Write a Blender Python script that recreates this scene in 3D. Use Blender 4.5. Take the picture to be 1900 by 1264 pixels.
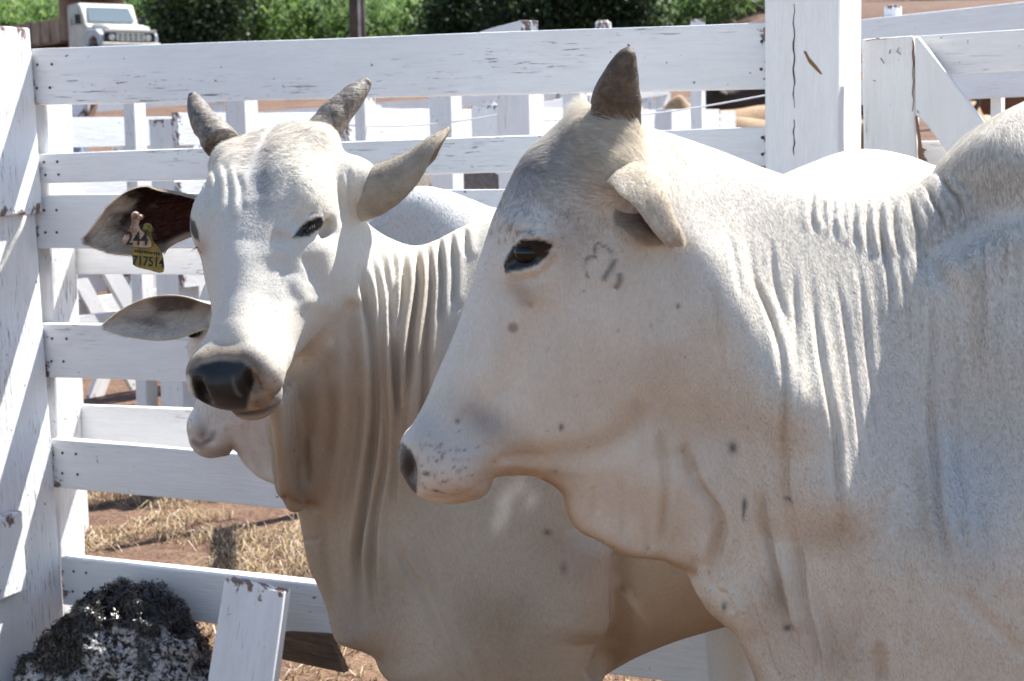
import bpy, bmesh, math, random
import numpy as np
from mathutils import Vector, Matrix

for o in list(bpy.data.objects):
    bpy.data.objects.remove(o)
scene = bpy.context.scene
COL = scene.collection
RNG = np.random.default_rng(7)
random.seed(7)

# ------------------------------------------------------------------ camera
CAM_H = 1.52
FPX = 3350.0                      # focal length in pixels of the 1900 px wide photograph
PITCH = math.atan(375.0 / FPX)
ROLL = 0.02
_f = np.array([0, math.cos(PITCH), -math.sin(PITCH)])
_r0 = np.array([1.0, 0, 0]); _u0 = np.array([0, math.sin(PITCH), math.cos(PITCH)])
CR = math.cos(ROLL) * _r0 - math.sin(ROLL) * _u0
CU = math.cos(ROLL) * _u0 + math.sin(ROLL) * _r0
CF = _f
CP = np.array([0, 0, CAM_H])
cam_d = bpy.data.cameras.new('camera')
cam = bpy.data.objects.new('camera', cam_d)
COL.objects.link(cam)
cam_d.sensor_width = 36.0
cam_d.lens = 36.0 * FPX / 1900.0
cam_d.clip_start = 0.05
cam_d.clip_end = 3000
cam.matrix_world = Matrix(((CR[0], CU[0], -CF[0], CP[0]), (CR[1], CU[1], -CF[1], CP[1]),
                           (CR[2], CU[2], -CF[2], CP[2]), (0, 0, 0, 1)))
cam_d.dof.use_dof = True
cam_d.dof.focus_distance = 2.75
cam_d.dof.aperture_fstop = 13.0
scene.camera = cam

# ------------------------------------------------------------------ sky, sun, exposure
SUN_TO = np.array([0.86, 0.66, 1.55]); SUN_TO /= np.linalg.norm(SUN_TO)
SUN_EL = math.asin(SUN_TO[2]); SUN_AZ = math.atan2(SUN_TO[0], SUN_TO[1])
world = bpy.data.worlds.new('World'); scene.world = world; world.use_nodes = True
wn = world.node_tree.nodes; wl = world.node_tree.links
for n in list(wn): wn.remove(n)
sky = wn.new('ShaderNodeTexSky'); sky.sky_type = 'NISHITA'; sky.sun_disc = False
sky.sun_elevation = SUN_EL; sky.sun_rotation = SUN_AZ
sky.air_density = 1.0; sky.dust_density = 0.5; sky.ozone_density = 1.2
bg = wn.new('ShaderNodeBackground'); bg.inputs[1].default_value = 0.096
wo = wn.new('ShaderNodeOutputWorld')
wl.new(sky.outputs[0], bg.inputs[0]); wl.new(bg.outputs[0], wo.inputs[0])
sun_d = bpy.data.lights.new('sun', 'SUN'); sun_d.energy = 4.9; sun_d.angle = math.radians(0.53)
sun_d.color = (1.0, 0.98, 0.945)
sun = bpy.data.objects.new('sun', sun_d); COL.objects.link(sun)
sun.rotation_euler = Vector(SUN_TO).to_track_quat('Z', 'Y').to_euler()
scene.view_settings.view_transform = 'Standard'
scene.view_settings.look = 'None'
scene.view_settings.gamma = 1.0
scene.view_settings.use_curve_mapping = False
scene.view_settings.exposure = 1.30
scene.cycles.max_bounces = 5
scene.cycles.diffuse_bounces = 3
scene.cycles.glossy_bounces = 2
scene.cycles.caustics_reflective = False
scene.cycles.caustics_refractive = False
scene.cycles.use_denoising = True

# ------------------------------------------------------------------ projection helpers
def ray(px, py):
    return CR * ((px - 950.0) / FPX) + CU * ((632.0 - py) / FPX) + CF

def at(px, py, Y):
    r = ray(px, py)
    return CP + r * (Y / r[1])

def on_plane(px, py, P0, n):
    r = ray(px, py)
    return CP + r * (np.dot(np.asarray(P0) - CP, n) / np.dot(r, n))

def project(P):
    d = np.asarray(P) - CP
    z = d @ CF
    return 950 + FPX * (d @ CR) / z, 632 - FPX * (d @ CU) / z

def smooth01(x):
    x = np.clip(x, 0, 1)
    return x * x * (3 - 2 * x)

# value noise, vectorised, for relief and coat colour
_perm = np.random.default_rng(3).random((64, 64, 64)).astype(np.float32)
def vnoise(p):
    p = np.asarray(p, dtype=np.float64)
    i = np.floor(p).astype(int); f = p - i; f = f * f * (3 - 2 * f)
    out = 0
    for dx in (0, 1):
        for dy in (0, 1):
            for dz in (0, 1):
                w = ((f[:, 0] if dx else 1 - f[:, 0]) * (f[:, 1] if dy else 1 - f[:, 1]) * (f[:, 2] if dz else 1 - f[:, 2]))
                out = out + w * _perm[(i[:, 0] + dx) % 64, (i[:, 1] + dy) % 64, (i[:, 2] + dz) % 64]
    return out
def fbm(p, oct=3):
    p = np.asarray(p, dtype=np.float64); s = 0; a = 0.5; t = 0
    for k in range(oct):
        s = s + a * vnoise(p * (2 ** k) + 11.3 * k); t += a; a *= 0.5
    return s / t

# ------------------------------------------------------------------ object helpers
def tag(o, label=None, cat=None, group=None, kind=None):
    if label: o['label'] = label
    if cat: o['category'] = cat
    if group: o['group'] = group
    if kind: o['kind'] = kind
    return o

def empty(name, loc=(0, 0, 0), rz=0.0):
    o = bpy.data.objects.new(name, None); COL.objects.link(o)
    o.location = loc; o.rotation_euler = (0, 0, rz); o.empty_display_size = 0.1
    return o

def mesh_obj(name, V, F, mat=None, parent=None, smooth=False, origin=None):
    """One mesh object; V in world coordinates unless the parent sits elsewhere."""
    V = np.asarray(V, dtype=np.float64)
    me = bpy.data.meshes.new(name)
    if parent is not None:
        V = V - np.array(parent.location)
    if isinstance(F, np.ndarray):
        n, k = F.shape
        me.vertices.add(len(V)); me.vertices.foreach_set('co', V.astype(np.float32).ravel())
        me.loops.add(n * k); me.loops.foreach_set('vertex_index', F.astype(np.int32).ravel())
        me.polygons.add(n); me.polygons.foreach_set('loop_start', np.arange(0, n * k, k, dtype=np.int32))
        me.update(calc_edges=True); me.validate()
    else:
        me.from_pydata([tuple(v) for v in V], [], [tuple(f) for f in F])
        me.update()
    if smooth:
        me.polygons.foreach_set('use_smooth', np.ones(len(me.polygons), dtype=bool))
    o = bpy.data.objects.new(name, me); COL.objects.link(o)
    if parent is not None: o.parent = parent
    if mat is not None: me.materials.append(mat)
    return o

def set_attr(o, name, arr, kind='FLOAT_COLOR'):
    me = o.data
    a = me.attributes.new(name, kind, 'POINT')
    arr = np.asarray(arr, dtype=np.float32)
    if kind == 'FLOAT_COLOR':
        if arr.shape[1] == 3: arr = np.hstack([arr, np.ones((len(arr), 1), np.float32)])
        a.data.foreach_set('color', arr.ravel())
    else:
        a.data.foreach_set('value', arr.ravel())

def catmull(P, n=8, closed=False):
    P = np.asarray(P, dtype=float); m = len(P); out = []
    rng = range(m) if closed else range(m - 1)
    for i in rng:
        if closed: a, b, c, d = P[i - 1], P[i], P[(i + 1) % m], P[(i + 2) % m]
        else: a, b, c, d = P[max(i - 1, 0)], P[i], P[i + 1], P[min(i + 2, m - 1)]
        for k in range(n):
            t = k / n
            out.append(0.5 * ((2 * b) + (c - a) * t + (2 * a - 5 * b + 4 * c - d) * t * t + (3 * b - a - 3 * c + d) * t ** 3))
    if not closed: out.append(P[-1])
    return np.array(out)

def tube(C, R, seg=16, flat=None, cap=True, ref=(0, 1, 0)):
    """Swept tube along C (n,3) with radii R (n,) or (n,2); returns V, F."""
    C = np.asarray(C, float); n = len(C); R = np.asarray(R, float)
    if R.ndim == 1: R = np.stack([R, R], 1)
    T = np.gradient(C, axis=0); T /= np.linalg.norm(T, axis=1)[:, None]
    V = []; F = []
    ref = np.asarray(ref, float)
    for i in range(n):
        a = ref - T[i] * np.dot(ref, T[i]); a /= np.linalg.norm(a); b = np.cross(T[i], a)
        for k in range(seg):
            t = 2 * math.pi * k / seg
            V.append(C[i] + a * R[i, 0] * math.cos(t) + b * R[i, 1] * math.sin(t))
    for i in range(n - 1):
        for k in range(seg):
            k2 = (k + 1) % seg
            F.append((i * seg + k, i * seg + k2, (i + 1) * seg + k2, (i + 1) * seg + k))
    if cap:
        F.append(tuple(range(seg))[::-1]); F.append(tuple((n - 1) * seg + k for k in range(seg)))
    return np.array(V), F
# ------------------------------------------------------------------ node material helpers
def new_mat(name):
    m = bpy.data.materials.new(name); m.use_nodes = True
    nt = m.node_tree
    for n in list(nt.nodes): nt.nodes.remove(n)
    out = nt.nodes.new('ShaderNodeOutputMaterial')
    b = nt.nodes.new('ShaderNodeBsdfPrincipled')
    nt.links.new(b.outputs[0], out.inputs[0])
    return m, nt, b
class NT:
    """Small wrapper to write node graphs in few lines."""
    def __init__(self, nt): self.nt = nt
    def n(self, t, **kw):
        x = self.nt.nodes.new(t)
        for k, v in kw.items(): setattr(x, k, v)
        return x
    def put(self, sock, v):
        if isinstance(v, bpy.types.NodeSocket): self.nt.links.new(v, sock)
        elif v is not None:
            if isinstance(v, (tuple, list)) and len(v) == 3 and sock.type == 'RGBA': v = (*v, 1)
            sock.default_value = v
    def coord(self, kind='Object', scale=(1, 1, 1), rot=(0, 0, 0), loc=(0, 0, 0)):
        c = self.n('ShaderNodeTexCoord'); m = self.n('ShaderNodeMapping')
        m.inputs['Scale'].default_value = scale; m.inputs['Rotation'].default_value = rot; m.inputs['Location'].default_value = loc
        self.nt.links.new(c.outputs[kind], m.inputs['Vector']); return m.outputs[0]
    def noise(self, vec, scale, detail=4, rough=0.55, dist=0.0):
        x = self.n('ShaderNodeTexNoise'); self.put(x.inputs['Vector'], vec)
        x.inputs['Scale'].default_value = scale; x.inputs['Detail'].default_value = detail
        x.inputs['Roughness'].default_value = rough; x.inputs['Distortion'].default_value = dist
        return x.outputs['Fac']
    def voronoi(self, vec, scale, feature='F1', rand=1.0):
        x = self.n('ShaderNodeTexVoronoi', feature=feature); self.put(x.inputs['Vector'], vec)
        x.inputs['Scale'].default_value = scale; x.inputs['Randomness'].default_value = rand
        return x.outputs['Distance']
    def ramp(self, fac, stops, interp='LINEAR'):
        r = self.n('ShaderNodeValToRGB'); r.color_ramp.interpolation = interp
        e = r.color_ramp.elements
        while len(e) < len(stops): e.new(0.5)
        for k, (p, c) in enumerate(stops):
            e[k].position = p
            if isinstance(c, (int, float)): c = (c, c, c)
            e[k].color = (*c, 1)
        self.put(r.inputs[0], fac); return r.outputs[0]
    def mix(self, fac, a, b, mode='MIX'):
        x = self.n('ShaderNodeMix', data_type='RGBA', blend_type=mode)
        self.put(x.inputs[0], fac); self.put(x.inputs[6], a); self.put(x.inputs[7], b); return x.outputs[2]
    def math(self, op, a, b=None, c=None):
        x = self.n('ShaderNodeMath', operation=op)
        self.put(x.inputs[0], a)
        if b is not None: self.put(x.inputs[1], b)
        if c is not None: self.put(x.inputs[2], c)
        return x.outputs[0]
    def attr(self, name):
        x = self.n('ShaderNodeAttribute'); x.attribute_name = name; return x
    def sep(self, v):
        x = self.n('ShaderNodeSeparateXYZ'); self.put(x.inputs[0], v); return x.outputs
    def bump(self, h, strength=0.3, dist=0.01, normal=None):
        x = self.n('ShaderNodeBump'); x.inputs['Strength'].default_value = strength; x.inputs['Distance'].default_value = dist
        self.put(x.inputs['Height'], h)
        if normal is not None: self.put(x.inputs['Normal'], normal)
        return x.outputs[0]
    def objrand(self):
        return self.n('ShaderNodeObjectInfo').outputs['Random']

def simple_mat(name, col, rough=0.7, metal=0.0, var=0.25, scale=8.0, bump=0.15, bdist=0.005):
    m, nt, b = new_mat(name); g = NT(nt)
    v = g.coord('Object')
    n1 = g.noise(v, scale, 5)
    c0 = tuple(x * (1 - var) for x in col); c1 = tuple(min(1, x * (1 + var)) for x in col)
    g.put(b.inputs['Base Color'], g.ramp(n1, [(0.3, c0), (0.7, c1)]))
    b.inputs['Roughness'].default_value = rough; b.inputs['Metallic'].default_value = metal
    if bump: g.put(b.inputs['Normal'], g.bump(g.noise(v, scale * 6, 4), bump, bdist))
    return m

# ------------------------------------------------------------------ implicit surfaces
def surface_nets(F, X, Y, Z):
    S = F < 0
    nx, ny, nz = F.shape
    c = np.zeros((nx - 1, ny - 1, nz - 1), np.uint8)
    for a in (0, 1):
        for b in (0, 1):
            for d in (0, 1):
                c += S[a:nx - 1 + a, b:ny - 1 + b, d:nz - 1 + d]
    act = np.argwhere((c > 0) & (c < 8))
    idx = np.full(c.shape, -1, np.int32)
    idx[act[:, 0], act[:, 1], act[:, 2]] = np.arange(len(act))
    i, j, k = act.T
    corners = {}
    for a in (0, 1):
        for b in (0, 1):
            for d in (0, 1):
                corners[(a, b, d)] = F[i + a, j + b, k + d].astype(np.float64)
    acc = np.zeros((len(act), 3)); cnt = np.zeros(len(act))
    for (p, q) in [((0,0,0),(1,0,0)),((0,1,0),(1,1,0)),((0,0,1),(1,0,1)),((0,1,1),(1,1,1)),
                   ((0,0,0),(0,1,0)),((1,0,0),(1,1,0)),((0,0,1),(0,1,1)),((1,0,1),(1,1,1)),
                   ((0,0,0),(0,0,1)),((1,0,0),(1,0,1)),((0,1,0),(0,1,1)),((1,1,0),(1,1,1))]:
        fa, fb = corners[p], corners[q]
        m = (fa < 0) != (fb < 0)
        t = np.where(m, fa / np.where(m, fa - fb, 1), 0)
        pos = np.array(p)[None, :] + t[:, None] * (np.array(q) - np.array(p))[None, :]
        acc[m] += pos[m]; cnt[m] += 1
    loc = acc / cnt[:, None]
    def interp(A, i, f): return A[i] + (A[i + 1] - A[i]) * f
    V = np.stack([interp(X, i, loc[:, 0]), interp(Y, j, loc[:, 1]), interp(Z, k, loc[:, 2])], 1)
    quads = []
    def add(e, di, dj):
        pass
    # x edges
    d = S[:-1] != S[1:]; e = np.argwhere(d[:, 1:-1, 1:-1]); a, b, cc = e[:, 0], e[:, 1] + 1, e[:, 2] + 1
    q = np.stack([idx[a, b - 1, cc - 1], idx[a, b, cc - 1], idx[a, b, cc], idx[a, b - 1, cc]], 1)
    fl = S[a, b, cc]; q[~fl] = q[~fl][:, ::-1]; quads.append(q)
    d = S[:, :-1] != S[:, 1:]; e = np.argwhere(d[1:-1, :, 1:-1]); a, b, cc = e[:, 0] + 1, e[:, 1], e[:, 2] + 1
    q = np.stack([idx[a - 1, b, cc - 1], idx[a - 1, b, cc], idx[a, b, cc], idx[a, b, cc - 1]], 1)
    fl = S[a, b, cc]; q[~fl] = q[~fl][:, ::-1]; quads.append(q)
    d = S[:, :, :-1] != S[:, :, 1:]; e = np.argwhere(d[1:-1, 1:-1, :]); a, b, cc = e[:, 0] + 1, e[:, 1] + 1, e[:, 2]
    q = np.stack([idx[a - 1, b - 1, cc], idx[a, b - 1, cc], idx[a, b, cc], idx[a - 1, b, cc]], 1)
    fl = S[a, b, cc]; q[~fl] = q[~fl][:, ::-1]; quads.append(q)
    Q = np.concatenate(quads); Q = Q[(Q >= 0).all(1)]
    return V, Q

def vert_normals(V, Q):
    n = np.zeros_like(V)
    a = V[Q[:, 2]] - V[Q[:, 0]]; b = V[Q[:, 3]] - V[Q[:, 1]]
    fn = np.cross(a, b)
    for k in range(4): 
        for ax in range(3): n[:, ax] += np.bincount(Q[:, k], fn[:, ax], len(V))
    return n / np.maximum(np.linalg.norm(n, axis=1), 1e-12)[:, None]

def laplace(V, Q, it=2, lam=0.5):
    E = np.concatenate([Q[:, [0, 1]], Q[:, [1, 2]], Q[:, [2, 3]], Q[:, [3, 0]]])
    deg = np.maximum(np.bincount(E[:, 0], minlength=len(V)) + np.bincount(E[:, 1], minlength=len(V)), 1)
    for _ in range(it):
        A = np.zeros_like(V)
        for ax in range(3):
            A[:, ax] = np.bincount(E[:, 0], V[E[:, 1], ax], len(V)) + np.bincount(E[:, 1], V[E[:, 0], ax], len(V))
        V = V + lam * (A / deg[:, None] - V)
    return V

def seg_dist(P, A, B):
    d = B - A; L = max(float(d @ d), 1e-12)
    t = np.clip(((P - A) @ d) / L, 0, 1)
    return np.linalg.norm(P - A - t[:, None] * d, axis=1), t

def line_dist(P, pts):
    best = np.full(len(P), 1e9); par = np.zeros(len(P)); n = len(pts) - 1
    for k in range(n):
        d, t = seg_dist(P, pts[k], pts[k + 1])
        m = d < best; best[m] = d[m]; par[m] = (k + t[m]) / n
    return best, par

def poly_sdf(P, poly):
    """positive inside"""
    n = len(poly); best = np.full(len(P), 1e18); ins = np.zeros(len(P), bool)
    x, y = P[:, 0], P[:, 1]
    for k in range(n):
        a, b = poly[k], poly[(k + 1) % n]
        d = b - a; L = max(float(d @ d), 1e-14)
        t = np.clip(((x - a[0]) * d[0] + (y - a[1]) * d[1]) / L, 0, 1)
        dd = (x - a[0] - t * d[0]) ** 2 + (y - a[1] - t * d[1]) ** 2
        np.minimum(best, dd, out=best)
        if a[1] != b[1]:
            c = ((a[1] > y) != (b[1] > y)) & (x < (b[0] - a[0]) * (y - a[1]) / (b[1] - a[1]) + a[0])
            ins ^= c
    d = np.sqrt(best)
    return np.where(ins, d, -d)

def smin(a, b, k):
    h = np.clip(0.5 + 0.5 * (b - a) / k, 0, 1)
    return b + (a - b) * h - k * h * (1 - h)

def idw(P, C, vals, power=2.5, eps=0.02):
    vals = np.asarray(vals, float); num = 0; den = 0
    for c, v in zip(C, vals):
        w = 1.0 / (((P - c) ** 2).sum(1) + eps * eps) ** (power)
        num = num + w[:, None] * v; den = den + w
    return num / den[:, None]

def rbf(P, C, vals, c=0.03):
    """multiquadric interpolation, clamped to the range of the control values"""
    vals = np.asarray(vals, float); n = len(C)
    D = np.sqrt(((C[:, None] - C[None]) ** 2).sum(2) + c * c)
    A = np.zeros((n + 1, n + 1)); A[:n, :n] = D - 1e-3 * np.eye(n); A[:n, n] = 1; A[n, :n] = 1
    w = np.linalg.solve(A, np.vstack([vals, np.zeros((1, vals.shape[1]))]))
    out = np.tile(w[n], (len(P), 1))
    for k in range(n):
        out += np.sqrt(((P - C[k]) ** 2).sum(1) + c * c)[:, None] * w[k]
    return np.clip(out, vals.min(0), vals.max(0))

def axis(a, b, c, d, fine, coarse):
    """fine spacing between b and c, growing coarse outside"""
    def grow(s, e):
        out = []; st = fine; x = s
        sgn = 1 if e > s else -1
        while (e - x) * sgn > 0:
            st = min(st * 1.25, coarse); x = x + sgn * st; out.append(x)
        return out
    return np.array(grow(b, a)[::-1] + list(np.arange(b, c, fine)) + grow(c - fine + fine * 0, d), dtype=float)

class SidePlane:
    """Upright plane through P0 with horizontal direction d; maps photo pixels to (u, v) metres and back to 3-D."""
    def __init__(self, P0, ang):
        self.P0 = np.array([P0[0], P0[1], 0.0]); self.eu = np.array([math.cos(ang), math.sin(ang), 0.0])
        self.ew = np.array([math.sin(ang), -math.cos(ang), 0.0]); self.ez = np.array([0, 0, 1.0])
    def uv(self, px, py, w=0.0):
        P = on_plane(px, py, self.P0 + self.ew * w, self.ew)
        d = P - self.P0
        return np.array([d @ self.eu, P[2]])
    def uvs(self, pts, w=0.0):
        return np.array([self.uv(p[0], p[1], w) for p in pts])
    def world(self, L):
        L = np.asarray(L)
        return self.P0 + L[:, 0:1] * self.eu + L[:, 1:2] * self.ez + L[:, 2:3] * self.ew

class Relief:
    """Bumps, folds and coat marks placed on a side plane, evaluated on surface points."""
    def __init__(self, plane, tfun):
        self.pl = plane; self.tf = tfun; self.items = []; self.cols = []
    def to(self, px, py):
        w = 0.0
        for _ in range(3):
            uv = self.pl.uv(px, py, w); w = float(self.tf(uv[None])[0])
        return uv
    def pts(self, P): return np.array([self.to(*p) for p in P])
    def size(self, s, p):   # pixel size to metres near a pixel
        return abs(self.to(p[0] + s, p[1])[0] - self.to(p[0], p[1])[0])
    def bump(self, px, py, rx, ry, amp, rot=0.0):
        self.items.append(('b', self.to(px, py), self.size(rx, (px, py)), self.size(ry, (px, py)), amp, math.radians(rot)))
    def line(self, P, width, amp, taper=0.25, side=0.0):
        Q = catmull(self.pts(P), 5)
        self.items.append(('l', Q, self.size(width, P[0]), amp, taper))
    def blob(self, px, py, rx, ry, col, alpha, rot=0.0, hard=0.0):
        self.cols.append(('b', self.to(px, py), self.size(rx, (px, py)), self.size(ry, (px, py)), col, alpha, math.radians(rot), hard))
    def stroke(self, P, width, col, alpha, hard=0.0, taper=0.15):
        Q = catmull(self.pts(P), 4)
        self.cols.append(('l', Q, self.size(width, P[0]), col, alpha, hard, taper))
    def poly(self, P, col, alpha, soft=3.0):
        Q = self.pts(P)
        self.cols.append(('p', Q, self.size(soft, P[0]), col, alpha))
    def height(self, uv):
        h = np.zeros(len(uv))
        for it in self.items:
            if it[0] == 'b':
                _, c, rx, ry, amp, r = it
                d = uv - c; x = d[:, 0] * math.cos(r) - d[:, 1] * math.sin(r); y = d[:, 0] * math.sin(r) + d[:, 1] * math.cos(r)
                h += amp * np.exp(-0.5 * ((x / rx) ** 2 + (y / ry) ** 2))
            else:
                _, Q, w, amp, taper = it
                lo = Q.min(0) - 4 * w; hi = Q.max(0) + 4 * w
                m = ((uv > lo) & (uv < hi)).all(1)
                if not m.any(): continue
                d, t = line_dist(uv[m], Q)
                e = smooth01(np.minimum(t, 1 - t) / max(taper, 1e-3))
                h[m] += amp * e * np.exp(-0.5 * (d / w) ** 2)
        return h
    def colour(self, uv, base):
        c = base.copy()
        for it in self.cols:
            if it[0] == 'b':
                _, p, rx, ry, col, al, r, hard = it
                lo = p - 3.2 * max(rx, ry); hi = p + 3.2 * max(rx, ry)
                m = ((uv > lo) & (uv < hi)).all(1)
                d = uv[m] - p; x = d[:, 0] * math.cos(r) - d[:, 1] * math.sin(r); y = d[:, 0] * math.sin(r) + d[:, 1] * math.cos(r)
                q = np.sqrt((x / rx) ** 2 + (y / ry) ** 2)
                a = np.exp(-0.5 * q ** 2) if hard <= 0 else 1 - smooth01((q - 1) / hard + 0.5)
            elif it[0] == 'l':
                _, Q, w, col, al, hard, taper = it
                lo = Q.min(0) - 4 * w; hi = Q.max(0) + 4 * w
                m = ((uv > lo) & (uv < hi)).all(1)
                if not m.any(): continue
                d, t = line_dist(uv[m], Q)
                a = np.exp(-0.5 * (d / w) ** 2) * smooth01(np.minimum(t, 1 - t) / max(taper, 1e-3))
            else:
                _, Q, soft, col, al = it
                lo = Q.min(0) - 4 * soft; hi = Q.max(0) + 4 * soft
                m = ((uv > lo) & (uv < hi)).all(1)
                if not m.any(): continue
                a = smooth01(poly_sdf(uv[m], Q) / soft + 0.5)
            a = (a * al)[:, None]
            c[m] = c[m] * (1 - a) + np.asarray(col)[None, :] * a
        return c
# ------------------------------------------------------------------ ground
def ground_h(x, y):
    x = np.asarray(x, float); y = np.asarray(y, float)
    h = 0.090 * np.clip(y - 18, 0, 50) + 0.02 * np.clip(y - 68, 0, 14) + 0.16 * np.clip(y - 82, 0, 400)
    s = smooth01((y - 14) / 10)
    h = h * s
    h = h + 1.75 * smooth01((x - 6.5) / 5) * smooth01((y - 42) / 14)
    h = h + .32 * smooth01((-x - 8.5) / 3) * smooth01((y - 42) / 10)
    h = h + 0.10 * smooth01((y - 6) / 6) * np.clip(x, 0, 6) * .12
    return h
def ground_bump(x, y):
    p = np.stack([x, y, 0 * x], 1)
    return .05 * (fbm(p * 1.1, 3) - .5) + .03 * (fbm(p * 6.0, 3) - .5) + .014 * (fbm(p * 22, 2) - .5)
def make_ground():
    xs = np.concatenate([-np.geomspace(600, 4.2, 40), np.arange(-4.1, 4.1, .05), np.geomspace(4.2, 600, 40)])
    ys = np.concatenate([np.linspace(-40, 0, 12), np.linspace(.3, 4.1, 30), np.arange(4.2, 9.2, .035), np.geomspace(9.25, 24, 130), np.geomspace(24.4, 900, 80)])
    X, Y = np.meshgrid(xs, ys, indexing='ij'); x = X.ravel(); y = Y.ravel()
    near = (1 - smooth01((y - 20) / 20))
    z = ground_h(x, y) + ground_bump(x, y) * (.25 + .75 * near)
    nx, ny = len(xs), len(ys)
    i = np.arange(nx - 1)[:, None] * ny + np.arange(ny - 1)[None, :]
    F = np.stack([i, i + ny, i + ny + 1, i + 1], -1).reshape(-1, 4)
    m, nt, b = new_mat('red_soil'); g = NT(nt)
    v = g.coord('Object'); n1 = g.noise(v, 1.3, 6, .6); n2 = g.noise(v, 14, 6, .65); n3 = g.noise(v, 70, 4, .6); vo = g.voronoi(v, 38)
    soil = g.ramp(n2, [(.28, (.040, .018, .010)), (.5, (.105, .050, .028)), (.72, (.19, .10, .058))])
    straw = g.ramp(n3, [(.35, (.10, .055, .03)), (.65, (.28, .18, .10))])
    c = g.mix(g.ramp(n1, [(.45, .0), (.68, .6)]), soil, straw)
    c = g.mix(g.ramp(n3, [(.60, 0.0), (.72, .6)]), c, (.28, .20, .13))
    g.put(b.inputs['Base Color'], c); b.inputs['Roughness'].default_value = .95
    hh = g.math('ADD', g.math('MULTIPLY', n2, .6), g.math('ADD', g.math('MULTIPLY', n3, .3), g.math('MULTIPLY', vo, .4)))
    g.put(b.inputs['Normal'], g.bump(hh, .8, .03))
    o = mesh_obj('ground', np.stack([x, y, z], 1), F, m, smooth=True)
    tag(o, 'red brown soil of the cattle yard littered with straw', 'ground', kind='structure')
    return o
make_ground()

# ------------------------------------------------------------------ white painted timber
def paint_mat(name, crack=0.5, dirt=0.3, white=(.80, .80, .80), chip=0.3, rough_bump=.5):
    m, nt, b = new_mat(name); g = NT(nt)
    gr = g.attr('grain').outputs['Vector']
    def sc(s, o=(0, 0, 0)):
        mp = g.n('ShaderNodeMapping'); mp.inputs['Scale'].default_value = s; mp.inputs['Location'].default_value = o
        g.put(mp.inputs['Vector'], gr); return mp.outputs[0]
    long1 = g.noise(sc((9, 130, 130)), 1.0, 6, .65, .4)
    long2 = g.noise(sc((26, 420, 420)), 1.0, 4, .6)
    patch = g.noise(sc((1.6, 5, 5)), 1.0, 3, .5)
    spots = g.noise(sc((42, 42, 42)), 1.0, 3, .55)
    blot = g.noise(sc((3.2, 9, 9), (7, 3, 1)), 1.0, 5, .6)
    fine = g.noise(sc((60, 60, 60), (3, 1, 2)), 1.0, 5, .6)
    base = g.ramp(g.math('ADD', g.math('MULTIPLY', long1, .5), g.math('MULTIPLY', blot, .5)), [(.3, tuple(x * .90 for x in white)), (.65, tuple(min(1, x * 1.04) for x in white))])
    # hairline cracks where the paint has checked along the grain
    ck = g.ramp(g.noise(sc((11, 175, 175), (1.7, 4, 2)), 1.0, 5, .7, .6), [(.615 - .02 * crack, 0.0), (.64, 1.0)])
    pm = g.ramp(patch, [(.47, 0.0), (.60, 1.0)])
    ck = g.math('MULTIPLY', g.math('MULTIPLY', ck, pm), min(1, crack * 1.6))
    c = g.mix(ck, base, (.085, .075, .068))
    # flecks of mud, nail stains
    fl = g.ramp(spots, [(.725 - .03 * dirt, 0.0), (.765 - .03 * dirt, 1.0)])
    c = g.mix(g.math('MULTIPLY', fl, .85), c, (.12, .075, .045))
    film = g.ramp(g.noise(sc((2.2, 7, 7), (5, 9, 2)), 1.0, 6, .65), [(.50, 0.0), (.75, .38 * dirt + .05)])
    c = g.mix(film, c, (.46, .38, .30))
    ed = g.math('MULTIPLY', g.ramp(g.noise(sc((14, 40, 40), (2, 2, 9)), 1.0, 5, .7), [(.70 - .10 * chip, 0.0), (.73 - .10 * chip, 1.0)]), g.ramp(patch, [(.60, 0.0), (.70, 1.0)]))
    c = g.mix(ed, c, (.17, .085, .05))
    # paint lost to bare, rust-stained wood at the ends of a timber
    en = g.math('MULTIPLY', g.math('SUBTRACT', .085, g.attr('endd').outputs['Fac']), 4.5)
    em = g.ramp(g.math('ADD', g.noise(sc((20, 26, 26), (4, 8, 1)), 1.0, 5, .65), en), [(.84, 0.0), (.90, 1.0)])
    em = g.math('MULTIPLY', em, g.ramp(g.math('MULTIPLY', g.attr('endd').outputs['Fac'], 10.0), [(.0, 1.0), (.9, 1.0), (1.0, 0.0)]))
    c = g.mix(g.math('MULTIPLY', em, .9), c, g.ramp(fine, [(.35, (.05, .028, .02)), (.65, (.19, .075, .04))]))
    g.put(b.inputs['Base Color'], c); b.inputs['Roughness'].default_value = .62; b.inputs['Specular IOR Level'].default_value = .3
    h = g.math('ADD', g.math('MULTIPLY', long1, .8), g.math('ADD', g.math('MULTIPLY', long2, .35), g.math('MULTIPLY', fine, .30)))
    h = g.math('SUBTRACT', h, g.math('ADD', g.math('MULTIPLY', ck, .6), g.math('MULTIPLY', ed, .7)))
    g.put(b.inputs['Normal'], g.bump(h, rough_bump, .006))
    return m
M_RAIL = paint_mat('white_paint_checked', .9, .5, chip=.3)
M_POST = paint_mat('white_paint_rough', .5, .5, chip=.5, rough_bump=.9)
M_TALL = paint_mat('white_paint_sound', .0, .25, chip=.0, rough_bump=.8)
M_GATE = paint_mat('white_paint_worn', .5, .8, white=(.78, .77, .76), chip=.35, rough_bump=.5)
M_BACKP = paint_mat('white_paint_far', .3, .4, chip=.3)
M_BARE, _nt, _b = new_mat('bare_timber'); _g = NT(_nt)
_vv = _g.attr('grain').outputs['Vector']; _mp = _g.n('ShaderNodeMapping'); _mp.inputs['Scale'].default_value = (8, 90, 90); _g.put(_mp.inputs['Vector'], _vv)
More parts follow.
